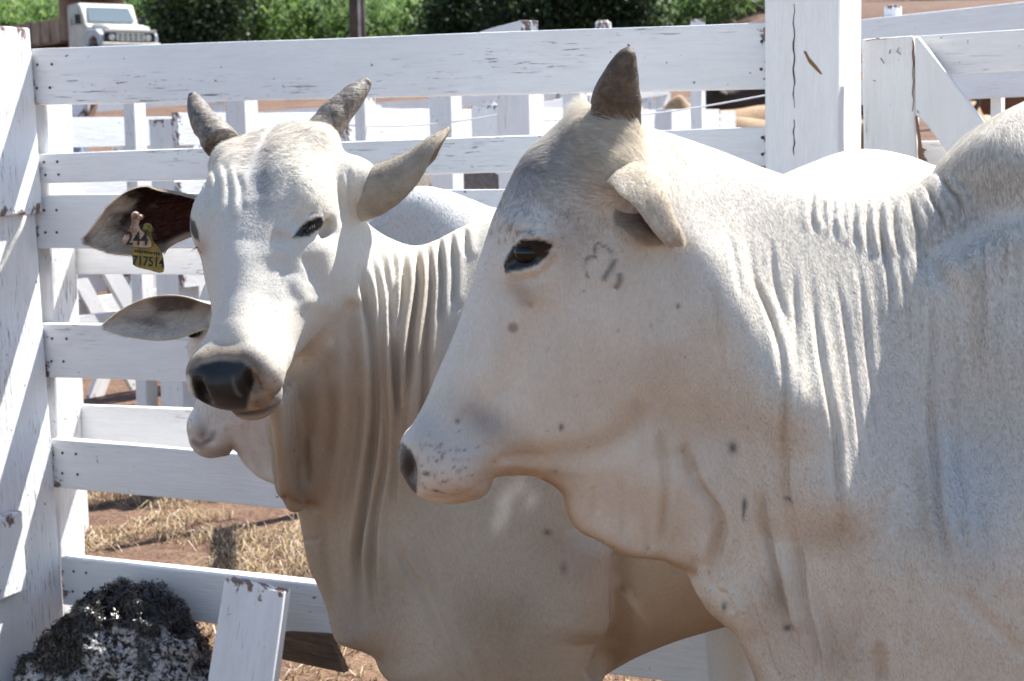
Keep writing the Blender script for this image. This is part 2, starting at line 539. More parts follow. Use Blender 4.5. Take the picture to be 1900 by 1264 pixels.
_nn = _g.noise(_mp.outputs[0], 1.0, 6, .65); _g.put(_b.inputs['Base Color'], _g.ramp(_nn, [(.3, (.05, .03, .018)), (.6, (.16, .095, .055)), (.8, (.30, .20, .13))])); _b.inputs['Roughness'].default_value = .85
_g.put(_b.inputs['Normal'], _g.bump(_nn, .6, .006))

_pk = [0]
def plank(name, A, B, up, depth, mat, parent, nl=None, wob=.0022, bev=.004, taper=None):
    """Timber: A, B the lower front ends, up the vector across the front face (or a pair), depth the vector to the back."""
    A = np.asarray(A, float); B = np.asarray(B, float); depth = np.asarray(depth, float)
    upA, upB = (np.asarray(up[0], float), np.asarray(up[1], float)) if np.ndim(up[0]) else (np.asarray(up, float),) * 2
    L = np.linalg.norm(B - A)
    if nl is None: nl = int(min(30, max(2, L / .09)))
    _pk[0] += 1; sd = _pk[0] * 3.71
    prof = [(0, 0), (1, 0), (1, 1), (0, 1)]
    V = []; G = []; E = []
    for i in range(nl + 1):
        t = i / nl; P = A + (B - A) * t; u = upA + (upB - upA) * t
        un = np.linalg.norm(u); dn = np.linalg.norm(depth)
        for k, (a, d) in enumerate(prof):
            q = np.array([[t * L * 2.3 + sd, k * 5.1, sd]])
            w = (fbm(q, 3)[0] - .5) * wob * 3.2
            V.append(P + u * a + depth * d + u / un * w * (1 if a else -1))
            E.append(min(t, 1 - t) * L)
            G.append((t * L + sd * 1.3, a * un + (d * dn), d * dn + sd))
    F = []
    for i in range(nl):
        for k in range(4):
            k2 = (k + 1) % 4
            F.append((i * 4 + k, (i + 1) * 4 + k, (i + 1) * 4 + k2, i * 4 + k2))
    F.append((0, 1, 2, 3)); F.append(tuple(nl * 4 + k for k in (3, 2, 1, 0)))
    o = mesh_obj(name, V, F, mat, parent)
    bm = bmesh.new(); bm.from_mesh(o.data); bmesh.ops.recalc_face_normals(bm, faces=bm.faces); bm.to_mesh(o.data); bm.free()
    a = o.data.attributes.new('grain', 'FLOAT_VECTOR', 'POINT'); a.data.foreach_set('vector', np.array(G, np.float32).ravel())
    e = o.data.attributes.new('endd', 'FLOAT', 'POINT'); e.data.foreach_set('value', np.array(E, np.float32))
    if bev:
        md = o.modifiers.new('bevel', 'BEVEL'); md.width = bev; md.segments = 2; md.limit_method = 'ANGLE'; md.angle_limit = .7
    return o

def board_px(name, tl, bl, tr, br, P0, n, off, thick, mat, parent, **kw):
    """A board whose front face has the given photo corners on the plane through P0 + n*off (n points to the camera side)."""
    Pp = np.asarray(P0, float) + np.asarray(n) * off
    a, b, c, d = [on_plane(p[0], p[1], Pp, np.asarray(n, float)) for p in (tl, bl, tr, br)]
    return plank(name, b, d, (a - b, c - d), -np.asarray(n, float) * thick, mat, parent, **kw)

FA = np.array([-1.366, 5.23, 0]); FB = np.array([.706, 4.38, 0])
FD = (FB - FA) / np.linalg.norm(FB - FA); FN = np.array([FD[1], -FD[0], 0]);  FN = FN if FN[1] < 0 else -FN      # towards the camera
M_NAIL, _na, _nb = new_mat('rusty_nail'); _nb.inputs['Base Color'].default_value = (.06, .035, .025, 1); _nb.inputs['Roughness'].default_value = .7
def pen_fence():
    root = empty('fence', tuple(FA))
    tag(root, 'white painted plank fence of the pen behind the white cows', 'fence')
    rails = [((46,92),(57,195),(1426,42),(1426,165),0,.038), ((60,286),(62,342),(1430,234),(1430,308),0,.036), ((58,363),(58,461),(1430,346),(1430,462),0,.036),
             ((50,440),(50,508),(1430,440),(1430,520),-.17,.034), ((72,600),(84,700),(1430,622),(1430,738),0,.038), ((80,750),(84,830),(1430,800),(1430,900),-.17,.034),
             ((94,814),(99,904),(1430,925),(1430,1030),0,.040), ((112,1034),(116,1122),(1430,1176),(1430,1290),0,.055)]
    for tl, bl, tr, br, off, th in rails:
        board_px('rail', tl, bl, tr, br, FA, FN, off, th, M_RAIL, root)
        if off == 0:
            for fx in (.012, .030, .985):
                for fy in (.28, .70):
                    x = tl[0] + (tr[0] - tl[0]) * fx + 8; y = (tl[1] + (tr[1] - tl[1]) * fx) * (1 - fy) + (bl[1] + (br[1] - bl[1]) * fx) * fy
                    p = on_plane(x + random.uniform(-3, 3), y, FA, FN); Vt, Ft = tube([p - FN * .004, p + FN * .0012, p + FN * .002], [.0042, .0042, .002], 8, ref=(0, 0, 1)); mesh_obj('nail', Vt, Ft, M_NAIL, root)
    # the post the rails are nailed to, at their left end
    b0 = on_plane(74, 1235, FA - FN * .042, FN); t0 = on_plane(36, 60, FA - FN * .042, FN); b0[2] = -.1
    p = b0; plank('post', p, np.array([t0[0], t0[1], 1.74]), FD * .085, -FN * .125, M_POST, root, bev=.006)
    # big post at the right end, standing proud of the rails
    f0 = on_plane(1423, 300, FA + FN * .10, FN); f1 = on_plane(1560, 300, FA + FN * .10, FN)
    wv = f1 - f0; wv[2] = 0
    base = np.array([f0[0], f0[1], -.1]); top = base + np.array([-.004, 0, 2.085])
    plank('post', base, top, wv, -FN * .26, M_TALL, root, bev=.007, wob=.003)
    Pp = FA + FN * .1022
    mk, _n1, b1 = new_mat('open_crack'); b1.inputs['Base Color'].default_value = (.035, .028, .024, 1); b1.inputs['Roughness'].default_value = .9
    mg, _n2, b2 = new_mat('gouged_wood'); b2.inputs['Base Color'].default_value = (.20, .11, .06, 1); b2.inputs['Roughness'].default_value = .9
    def ribbon(name, pts, w, mat):
        V = []; F = []
        for k, (x, y) in enumerate(pts):
            ww = w * (0.35 + .65 * math.sin(math.pi * (k + .3) / (len(pts) - .4))) * random.uniform(.5, 1.2)
            for dx, dd in ((-ww, 0), (ww, 0)): V.append(on_plane(x + dx, y, Pp, FN))
        V = np.array(V); n2 = len(V); V = np.vstack([V, V - FN * .004])
        for k in range(len(pts) - 1):
            i = 2 * k; F += [(i, i + 1, i + 3, i + 2), (n2 + i, n2 + i + 2, n2 + i + 3, n2 + i + 1), (i, i + 2, n2 + i + 2, n2 + i), (i + 1, n2 + i + 1, n2 + i + 3, i + 3)]
        mesh_obj(name, V, F, mat, root)
    ribbon('crack', [(1473 + 1.5 * math.sin(k * 1.7), 8 + k * 12) for k in range(17)], 1.5, mk)
    ribbon('crack', [(1473 + 1.5 * math.sin(k * 2.1), 222 + k * 11) for k in range(7)], 1.4, mk)
    ribbon('gouge', [(1493, 95), (1499, 107), (1505, 116), (1512, 124), (1518, 131), (1524, 138)], 5, mg)
    plank('post', FB + FD * 2.2 + np.array([0, 0, -.1]), FB + FD * 2.2 + np.array([0, 0, 1.9]), FD * .17, -FN * .17, M_POST, root)
    return root
FENCE = pen_fence()

def side_fence():
    """The side of the pen that runs towards the camera at the left edge: a wide post with planks nailed on."""
    root = empty('side_fence', tuple(FA - FD * .1))
    tag(root, 'thick white post and nailed planks at the left edge, striped by rail shadows', 'fence')
    bt = on_plane(116, 1090, FA + FN * .004, FN); tp = on_plane(45, 92, FA + FN * .004, FN)
    lean = (tp - bt) / (tp[2] - bt[2])
    b0 = bt + lean * (-.12 - bt[2]); t0 = bt + lean * (1.82 - bt[2])
    plank('post', b0, t0, FN * .62, -FD * .16, M_POST, root, bev=.008, wob=.004, nl=26)
    def on_face(z): return bt + lean * (z - bt[2])
    za = on_plane(66, 396, FA, FN)[2]; zb = 1.86
    A = on_face(za) + FD * .001; Bq = on_face(zb) + FD * .001
    plank('plank', A + FN * .006, Bq + FN * .006, FN * .60, FD * .028, M_POST, root, bev=.006, wob=.004)
    z0 = on_plane(60, 1096, FA + FN * .2, FN)[2]; z1 = on_plane(60, 948, FA + FN * .2, FN)[2]
    A = on_face(z0) + FD * .001; Bq = on_face(z1) + FD * .001
    plank('plank', A + FN * .20, Bq + FN * .20, FN * .42, FD * .03, M_POST, root, bev=.006, wob=.004)
    for z in (.25, .62, 1.0, 1.35, 1.65):
        A = on_face(z) + FN * .62 - FD * .05
        plank('rail', A, A + FN * 2.0, np.array([0, 0, .15]), -FD * .04, M_POST, root)
    plank('post', np.array([*(on_face(0) + FN * 2.6)[:2], -.1]), np.array([*(on_face(0) + FN * 2.6)[:2], 1.85]), FN * .15, -FD * .15, M_POST, root)
    return root
side_fence()

def gate():
    n = FN; off = .02
    P0 = FA + FN * off
    root = empty('gate', tuple(on_plane(1605, 600, P0, n) * np.array([1, 1, 0])))
    tag(root, 'worn white plank gate with a diagonal brace right of the tall post', 'gate')
    def poly_board(name, pts, th, o=0.0):
        Pp = FA + FN * (off + o); W = np.array([on_plane(x, y, Pp, n) for x, y in pts]); k = len(W)
        V = np.vstack([W, W - n * th]); F = [tuple(range(k)), tuple(range(2 * k - 1, k - 1, -1))] + [(i, i + k, (i + 1) % k + k, (i + 1) % k) for i in range(k)]
        ob = mesh_obj(name, V, F, M_GATE, root)
        bm = bmesh.new(); bm.from_mesh(ob.data); bmesh.ops.recalc_face_normals(bm, faces=bm.faces); bm.to_mesh(ob.data); bm.free()
        G = np.stack([V[:, 2] + len(name) % 7, (V @ FD), V @ n], 1); a = ob.data.attributes.new('grain', 'FLOAT_VECTOR', 'POINT'); a.data.foreach_set('vector', G.astype(np.float32).ravel()); ee = ob.data.attributes.new('endd', 'FLOAT', 'POINT'); ee.data.foreach_set('value', np.full(len(V), 1.0, np.float32))
        md = ob.modifiers.new('bevel', 'BEVEL'); md.width = .004; md.segments = 2
        return ob
    poly_board('stile', [(1599,73),(1694,66),(1702,300),(1712,700),(1609,700)], .045)
    mr, _n3, b3 = new_mat('raw_split_wood'); b3.inputs['Base Color'].default_value = (.22, .11, .06, 1); b3.inputs['Roughness'].default_value = .9
    def splinter(name, pts, w, o=.002):
        Pp = FA + FN * (off + o); V = []; F = []
        for k, (x, y) in enumerate(pts):
            ww = w * random.uniform(.4, 1.1)
            V += [on_plane(x - ww, y + ww * .3, Pp, n), on_plane(x + ww, y - ww * .3, Pp, n)]
        V = np.array(V); m2 = len(V); V = np.vstack([V, V - n * .004])
        for k in range(len(pts) - 1):
            i = 2 * k; F += [(i, i + 1, i + 3, i + 2), (m2 + i, m2 + i + 2, m2 + i + 3, m2 + i + 1), (i, i + 2, m2 + i + 2, m2 + i), (i + 1, m2 + i + 1, m2 + i + 3, i + 3)]
        mesh_obj(name, V, F, mr, root)
    splinter('split', [(1607 + k * 5, 74 - k * .5 + random.uniform(-1, 2)) for k in range(9)], 3.0)
    splinter('split', [(1700, 216), (1703, 240), (1706, 262), (1707, 284), (1708, 310)], 4.5, .014)
    splinter('split', [(1694 + 1.2 * math.sin(k * 2), 75 + k * 11) for k in range(13)], 1.1)
    splinter('bolt_scar', [(1652, 92), (1650, 100)], 1.2); splinter('bolt_scar', [(1634, 108), (1640, 118)], 1.0); splinter('bolt_scar', [(1668, 88), (1664, 96), (1671, 101)], 1.0)
    poly_board('stile_lower', [(1616,702),(1712,702),(1724,1250),(1628,1250)], .045)
    poly_board('brace', [(1697,66),(1704,70),(1760,140),(1850,262),(1990,470),(1925,520),(1720,232),(1698,212)], .038, .012)
    for tl, bl, tr, br in [((1690,68),(1690,142),(2500,18),(2500,100)), ((1700,262),(1700,330),(2500,250),(2500,325)), ((1702,440),(1702,510),(2500,470),(2500,550)), ((1706,640),(1706,720),(2500,710),(2500,800)), ((1710,860),(1710,940),(2500,970),(2500,1060))]:
        board_px('rail', tl, bl, tr, br, FA, FN, -.012 - .012, .034, M_GATE, root)
    return root
gate()
def back_rail():
    P0 = FA - FN * 2.1
    root = empty('fence', tuple(on_plane(1750, 500, P0, FN) * np.array([1, 1, 0]))); tag(root, 'white rail of the next fence showing over the top of the gate', 'fence')
    for tl, bl, tr, br in [((1560,40),(1560,96),(2500,-62),(2500,12)), ((1560,150),(1560,196),(2500,95),(2500,150)), ((1560,330),(1560,380),(2500,330),(2500,392)), ((1560,520),(1560,570),(2500,560),(2500,620))]:
        board_px('rail', tl, bl, tr, br, P0, FN, 0, .036, M_BACKP, root)
    for x0, x1, yt in ((1640, 1665, 10), (1838, 1858, 140), (2300, 2340, -40)):
        a = on_plane(x0, yt, P0 - FN * .04, FN); b = on_plane(x1, yt, P0 - FN * .04, FN); w = b - a; w[2] = 0
        plank('post', np.array([a[0], a[1], -.1]), a, w, -FN * .1, M_BACKP, root, nl=5, bev=.004)
back_rail()
# ------------------------------------------------------------------ cattle: materials
def coat_material(name, rough=0.75):
    m, nt, b = new_mat(name); g = NT(nt)
    a = g.attr('coat')
    v = g.coord('Object')
    # fine lie of the hair: noise drawn out along the vertical
    vs = g.coord('Object', scale=(420, 420, 110))
    n1 = g.noise(vs, 1.0, 4, 0.6)
    n2 = g.noise(v, 170, 4, 0.6)
    fine = g.math('ADD', g.math('MULTIPLY', n1, 0.65), g.math('MULTIPLY', n2, 0.35))
    shade = g.ramp(fine, [(0.32, 0.88), (0.68, 1.06)])
    col = g.mix(1.0, a.outputs['Color'], shade, 'MULTIPLY')
    g.put(b.inputs['Base Color'], col)
    g.put(b.inputs['Roughness'], g.attr('gloss').outputs['Fac'])
    b.inputs['Specular IOR Level'].default_value = 0.35
    b.inputs['Sheen Weight'].default_value = 0.12
    b.inputs['Sheen Roughness'].default_value = 0.5
    b.inputs['Sheen Tint'].default_value = (1, .97, .92, 1)
    g.put(b.inputs['Normal'], g.bump(fine, 0.55, 0.0013))
    return m
def hair_material(name):
    m = bpy.data.materials.new(name); m.use_nodes = True; nt = m.node_tree; g = NT(nt)
    for n in list(nt.nodes): nt.nodes.remove(n)
    out = g.n('ShaderNodeOutputMaterial')
    a = g.attr('coat')
    d = g.n('ShaderNodeBsdfDiffuse'); t = g.n('ShaderNodeBsdfTranslucent'); mx = g.n('ShaderNodeMixShader')
    g.put(d.inputs[0], a.outputs['Color']); g.put(t.inputs[0], a.outputs['Color'])
    mx.inputs[0].default_value = 0.45
    nt.links.new(d.outputs[0], mx.inputs[1]); nt.links.new(t.outputs[0], mx.inputs[2]); nt.links.new(mx.outputs[0], out.inputs[0])
    return m
def horn_material(name, c0, c1):
    m, nt, b = new_mat(name); g = NT(nt)
    v = g.coord('Object'); n1 = g.noise(v, 28, 6, 0.65); n2 = g.noise(v, 130, 4, 0.6)
    c = g.ramp(n1, [(0.3, c0), (0.62, c1), (0.85, tuple(min(1, x * 1.5) for x in c1))])
    c = g.mix(g.ramp(n2, [(0.42, 0.6), (0.6, 0.0)]), c, (0.035, 0.026, 0.02))
    g.put(b.inputs['Base Color'], c); b.inputs['Roughness'].default_value = 0.62
    vs = g.coord('Object', scale=(30, 30, 300)); h = g.math('ADD', g.math('MULTIPLY', n1, 0.8), g.math('MULTIPLY', g.noise(vs, 1.0, 3), 0.5))
    h = g.math('ADD', h, g.math('MULTIPLY', n2, 0.35))
    g.put(b.inputs['Normal'], g.bump(h, 0.7, 0.004))
    return m
def eye_material():
    m, nt, b = new_mat('eye_dark'); b.inputs['Base Color'].default_value = (0.006, 0.005, 0.005, 1)
    b.inputs['Roughness'].default_value = 0.14; b.inputs['Specular IOR Level'].default_value = 0.35
    return m
M_COAT = coat_material('white_coat')
M_HAIR = hair_material('coat_hair')
M_HORN = horn_material('horn_brown', (0.05, 0.035, 0.022), (0.16, 0.105, 0.06))
M_HORN2 = horn_material('horn_grey', (0.13, 0.105, 0.085), (0.25, 0.21, 0.17))
M_EYE = eye_material()
M_LASH, _nt, _b = new_mat('eyelash_black'); _b.inputs['Base Color'].default_value = (0.01, 0.009, 0.008, 1); _b.inputs['Roughness'].default_value = 0.6

# ------------------------------------------------------------------ cattle: body builder
def sdf_capsules(U, Vv, W, chain, k=0.03):
    """chain of (u, v, w, r): tapered capsules over a full grid"""
    out = None
    for (a, b) in zip(chain[:-1], chain[1:]):
        A = np.array(a[:3]); B = np.array(b[:3]); d = B - A; L = float(d @ d)
        t = np.clip(((U - A[0]) * d[0] + (Vv - A[1]) * d[1] + (W - A[2]) * d[2]) / L, 0, 1)
        f = np.sqrt((U - A[0] - t * d[0]) ** 2 + (Vv - A[1] - t * d[1]) ** 2 + (W - A[2] - t * d[2]) ** 2) - (a[3] + (b[3] - a[3]) * t)
        out = f if out is None else np.minimum(out, f)
    return out

class Body:
    """A body grown from its side outline with a thickness map; symmetrical about the side plane."""
    def __init__(self, plane, outline_px, ctrl, n=6):
        self.pl = plane
        self.out = catmull(plane.uvs(outline_px), n, closed=True)
        self.C = np.array([plane.uv(c[0], c[1]) for c in ctrl])
        self.K = np.array([(c[2], c[3], (c[4] if len(c) > 4 else 0.0)) for c in ctrl])
    def maps(self, uv):
        k = rbf(uv, self.C, self.K)
        return k[:, 0], k[:, 1], k[:, 2]
    def lookup(self, h=0.01):
        lo = self.out.min(0) - .05; hi = self.out.max(0) + .05
        au = np.arange(lo[0], hi[0], h); av = np.arange(lo[1], hi[1], h)
        g = np.stack(np.meshgrid(au, av, indexing='ij'), -1).reshape(-1, 2)
        self.lk = (lo, h, self.half_exact(g).reshape(len(au), len(av)))
    def half(self, uv):
        if not hasattr(self, 'lk'): self.lookup()
        lo, h, T = self.lk
        q = (uv - lo) / h; i = np.clip(np.floor(q).astype(int), 0, np.array(T.shape) - 2); f = np.clip(q - i, 0, 1)
        a, b = i[:, 0], i[:, 1]; x, y = f[:, 0], f[:, 1]
        return T[a, b] * (1 - x) * (1 - y) + T[a + 1, b] * x * (1 - y) + T[a, b + 1] * (1 - x) * y + T[a + 1, b + 1] * x * y
    def half_exact(self, uv):
        d = poly_sdf(uv, self.out); T, R, w0 = self.maps(uv)
        return w0 + T * np.sqrt(np.clip(1 - (np.clip(R - d, 0, None) / R) ** 2, 0, 1))
    def grow(self, au, av, aw, legs=(), extra=None, kleg=0.05, extra_k=0.03):
        g = np.stack(np.meshgrid(au, av, indexing='ij'), -1).reshape(-1, 2)
        d = poly_sdf(g, self.out).reshape(len(au), len(av))
        T, R, w0 = [x.reshape(len(au), len(av)) for x in self.maps(g)]
        a2 = (np.clip(R - d, 0, None) / R) ** 2
        W = (aw[None, None, :] - w0[:, :, None]).astype(np.float32)
        F = (np.sqrt(a2[:, :, None].astype(np.float32) + (W / T[:, :, None].astype(np.float32)) ** 2) - 1) * np.minimum(R, T)[:, :, None].astype(np.float32)
        U3 = au[:, None, None].astype(np.float32); V3 = av[None, :, None].astype(np.float32); W3 = aw[None, None, :].astype(np.float32)
        for ch in legs:
            top = max(c[1] + c[3] for c in ch) + 0.06
            jm = np.searchsorted(av, top)
            u0 = min(c[0] - c[3] for c in ch) - 0.12; u1 = max(c[0] + c[3] for c in ch) + 0.12
            ia, ib = np.searchsorted(au, u0), np.searchsorted(au, u1)
            f = sdf_capsules(U3[ia:ib], V3[:, :jm], W3, ch)
            F[ia:ib, :jm] = smin(F[ia:ib, :jm], f, kleg)
        if extra is not None:
            F = extra(F, U3, V3, W3)
        V, Q = surface_nets(F, au, av, aw)
        return V, Q

def build_skin(name, L, Q, plane, colour, gloss, parent, mat=M_COAT):
    o = mesh_obj(name, plane.world(L), Q, mat, parent, smooth=True)
    set_attr(o, 'coat', colour); set_attr(o, 'gloss', gloss, 'FLOAT')
    return o

def grow_hair(name, V, Q, colour, dens, count, length, flow, parent, rad=0.00014, lift=0.075, jitter=0.10, seed=1, lmul=None, clumpy=0.28):
    """Short hair as curves: V world verts, dens per-vertex 0..1, flow per-vertex direction."""
    rng = np.random.default_rng(seed)
    N = vert_normals(V, Q)
    a = V[Q[:, 2]] - V[Q[:, 0]]; b = V[Q[:, 3]] - V[Q[:, 1]]
    area = 0.5 * np.linalg.norm(np.cross(a, b), axis=1) * dens[Q].mean(1)
    cdf = np.cumsum(area); cdf /= cdf[-1]
    f = np.searchsorted(cdf, rng.random(count))
    s, t = rng.random(count), rng.random(count)
    w = np.stack([(1 - s) * (1 - t), s * (1 - t), s * t, (1 - s) * t], 1)
    P = (V[Q[f]] * w[:, :, None]).sum(1); n = (N[Q[f]] * w[:, :, None]).sum(1); n /= np.linalg.norm(n, axis=1)[:, None]
    fl = (flow[Q[f]] * w[:, :, None]).sum(1) + jitter * rng.normal(size=(count, 3))
    clump = np.stack([vnoise(P * 55 + k * 17.1) for k in range(3)], 1) - 0.5
    fl = fl + clumpy * clump
    fl -= n * (fl * n).sum(1)[:, None]; fl /= np.maximum(np.linalg.norm(fl, axis=1), 1e-6)[:, None]
    ln = length * (0.6 + 0.8 * rng.random(count))
    if lmul is not None: ln = ln * (lmul[Q[f]] * w).sum(1)
    col = (colour[Q[f]] * w[:, :, None]).sum(1) * (0.88 + 0.24 * rng.random(count))[:, None]
    p0 = P - n * 0.0006
    p1 = P + n * (lift * ln * 0.5)[:, None] + fl * (ln * 0.45)[:, None]
    p2 = P + n * (lift * ln * 0.72)[:, None] + fl * ln[:, None]
    pos = np.stack([p0, p1, p2], 1) - np.array(parent.location)
    hc = bpy.data.hair_curves.new(name)
    hc.add_curves([3] * count)
    hc.attributes['position'].data.foreach_set('vector', pos.astype(np.float32).ravel())
    r = hc.attributes.get('radius') or hc.attributes.new('radius', 'FLOAT', 'POINT')
    rr = np.tile(np.array([rad, rad * 0.8, rad * 0.25], np.float32), count); r.data.foreach_set('value', rr)
    ca = hc.attributes.new('coat', 'FLOAT_COLOR', 'CURVE')
    ca.data.foreach_set('color', np.hstack([np.clip(col, 0, 1), np.ones((count, 1))]).astype(np.float32).ravel())
    hc.materials.append(M_HAIR)
    o = bpy.data.objects.new(name, hc); COL.objects.link(o); o.parent = parent
    o['kind'] = 'stuff'
    return o

def make_ear(name, C, width, opening, curl, thick, parent, colf, seg=22, ns=26, ref_n=8, ruffle=0.0, flat=1.0, box=1.0):
    """Leaf shaped, curled ear: C centre line (world), width half-width along it, opening the direction the cup faces (per control point), curl half-angle per control point (degrees).
    colf(s, t, inside) -> rgb arrays"""
    k = len(C)
    data = np.hstack([np.asarray(C, float), np.asarray(width, float)[:, None], np.asarray(opening, float), np.asarray(curl, float)[:, None]])
    D = catmull(data, ns // (k - 1) + 1)
    P = D[:, :3]; Wd = np.maximum(D[:, 3], 0.002); O = D[:, 4:7]; A = np.radians(np.clip(D[:, 7], 3, 170))
    T = np.gradient(P, axis=0); T /= np.linalg.norm(T, axis=1)[:, None]
    O = O - T * (O * T).sum(1)[:, None]; O /= np.linalg.norm(O, axis=1)[:, None]
    S = np.cross(T, O)
    n = len(P); ts = np.linspace(-1, 1, seg)
    inner = []; outer = []
    for i in range(n):
        r = Wd[i] / A[i]
        for t in ts:
            a = A[i] * t
            sa, ca = math.sin(a), math.cos(a); sa = math.copysign(abs(sa) ** box, sa); ca = math.copysign(abs(ca) ** box, ca)
            d = S[i] * sa * (2 - flat) ** .5 - O[i] * ca * flat
            e = max(0.15, 1 - abs(t) ** 4) 
            c = P[i] + O[i] * r * flat
            wob = ruffle * math.sin(5 * i / n * 3.1 + 2 * t)
            inner.append(c + d * (r + wob)); outer.append(c + d * (r + wob + thick * e))
    V = np.array(inner + outer); m = n * seg; F = []
    for i in range(n - 1):
        for j in range(seg - 1):
            a, b, c, d = i * seg + j, i * seg + j + 1, (i + 1) * seg + j + 1, (i + 1) * seg + j
            F.append((a, b, c, d)); F.append((m + d, m + c, m + b, m + a))
        F.append((i * seg, (i + 1) * seg, m + (i + 1) * seg, m + i * seg))
        F.append((i * seg + seg - 1, m + i * seg + seg - 1, m + (i + 1) * seg + seg - 1, (i + 1) * seg + seg - 1))
    for j in range(seg - 1):
        F.append((j + 1, j, m + j, m + j + 1)); q = (n - 1) * seg
        F.append((q + j, q + j + 1, m + q + j + 1, m + q + j))
    F = np.array(F)
    ss = np.repeat(np.linspace(0, 1, n), seg); tt = np.tile(ts, n)
    col = np.vstack([colf(ss, tt, True, np.array(inner)), colf(ss, tt, False, np.array(outer))])
    # make normals point outwards
    o = mesh_obj(name, V, F, M_COAT, parent, smooth=True)
    bm = bmesh.new(); bm.from_mesh(o.data); bmesh.ops.recalc_face_normals(bm, faces=bm.faces); bm.to_mesh(o.data); bm.free()
    set_attr(o, 'coat', col); set_attr(o, 'gloss', np.full(len(V), 0.75), 'FLOAT')
    return o, V, F, col

def make_horn(name, C, R, mat, parent, flat=0.85, ref=(0, 1, 0), seed=0):
    D = catmull(np.hstack([np.asarray(C, float), np.asarray(R, float)[:, None]]), 8)
    n = len(D); rr = D[:, 3].copy()
    rr *= 1 + 0.035 * np.sin(np.linspace(0, 22, n)) * np.linspace(1, 0.2, n)
    V, F = tube(D[:, :3], np.stack([rr, rr * flat], 1), 24, ref=ref)
    cen = D[:, :3].mean(0)
    nz = fbm(V * 45 + seed * 7.7, 3) - 0.5
    ring = np.repeat(np.arange(n), 24)
    rad = V - D[ring, :3]; V = V + rad * (nz * 0.22)[:, None]
    # rounded tip
    o = mesh_obj(name, V, F, mat, parent, smooth=True)
    return o

def ball(name, c, r, mat, parent, sc=(1, 1, 1), seg=20):
    V = []; F = []
    for i in range(1, seg // 2):
        th = math.pi * i / (seg // 2)
        for k in range(seg):
            ph = 2 * math.pi * k / seg
            V.append((math.sin(th) * math.cos(ph), math.sin(th) * math.sin(ph), math.cos(th)))
    nr = seg // 2 - 1
    V.append((0, 0, 1)); V.append((0, 0, -1))
    for i in range(nr - 1):
        for k in range(seg):
            k2 = (k + 1) % seg
            F.append((i * seg + k, (i + 1) * seg + k, (i + 1) * seg + k2, i * seg + k2))
    for k in range(seg):
        k2 = (k + 1) % seg
        F.append((nr * seg, k, k2)); F.append((nr * seg + 1, (nr - 1) * seg + k2, (nr - 1) * seg + k))
    V = np.array(V) * r * np.array(sc) + np.array(c)
    return mesh_obj(name, V, F, mat, parent, smooth=True)
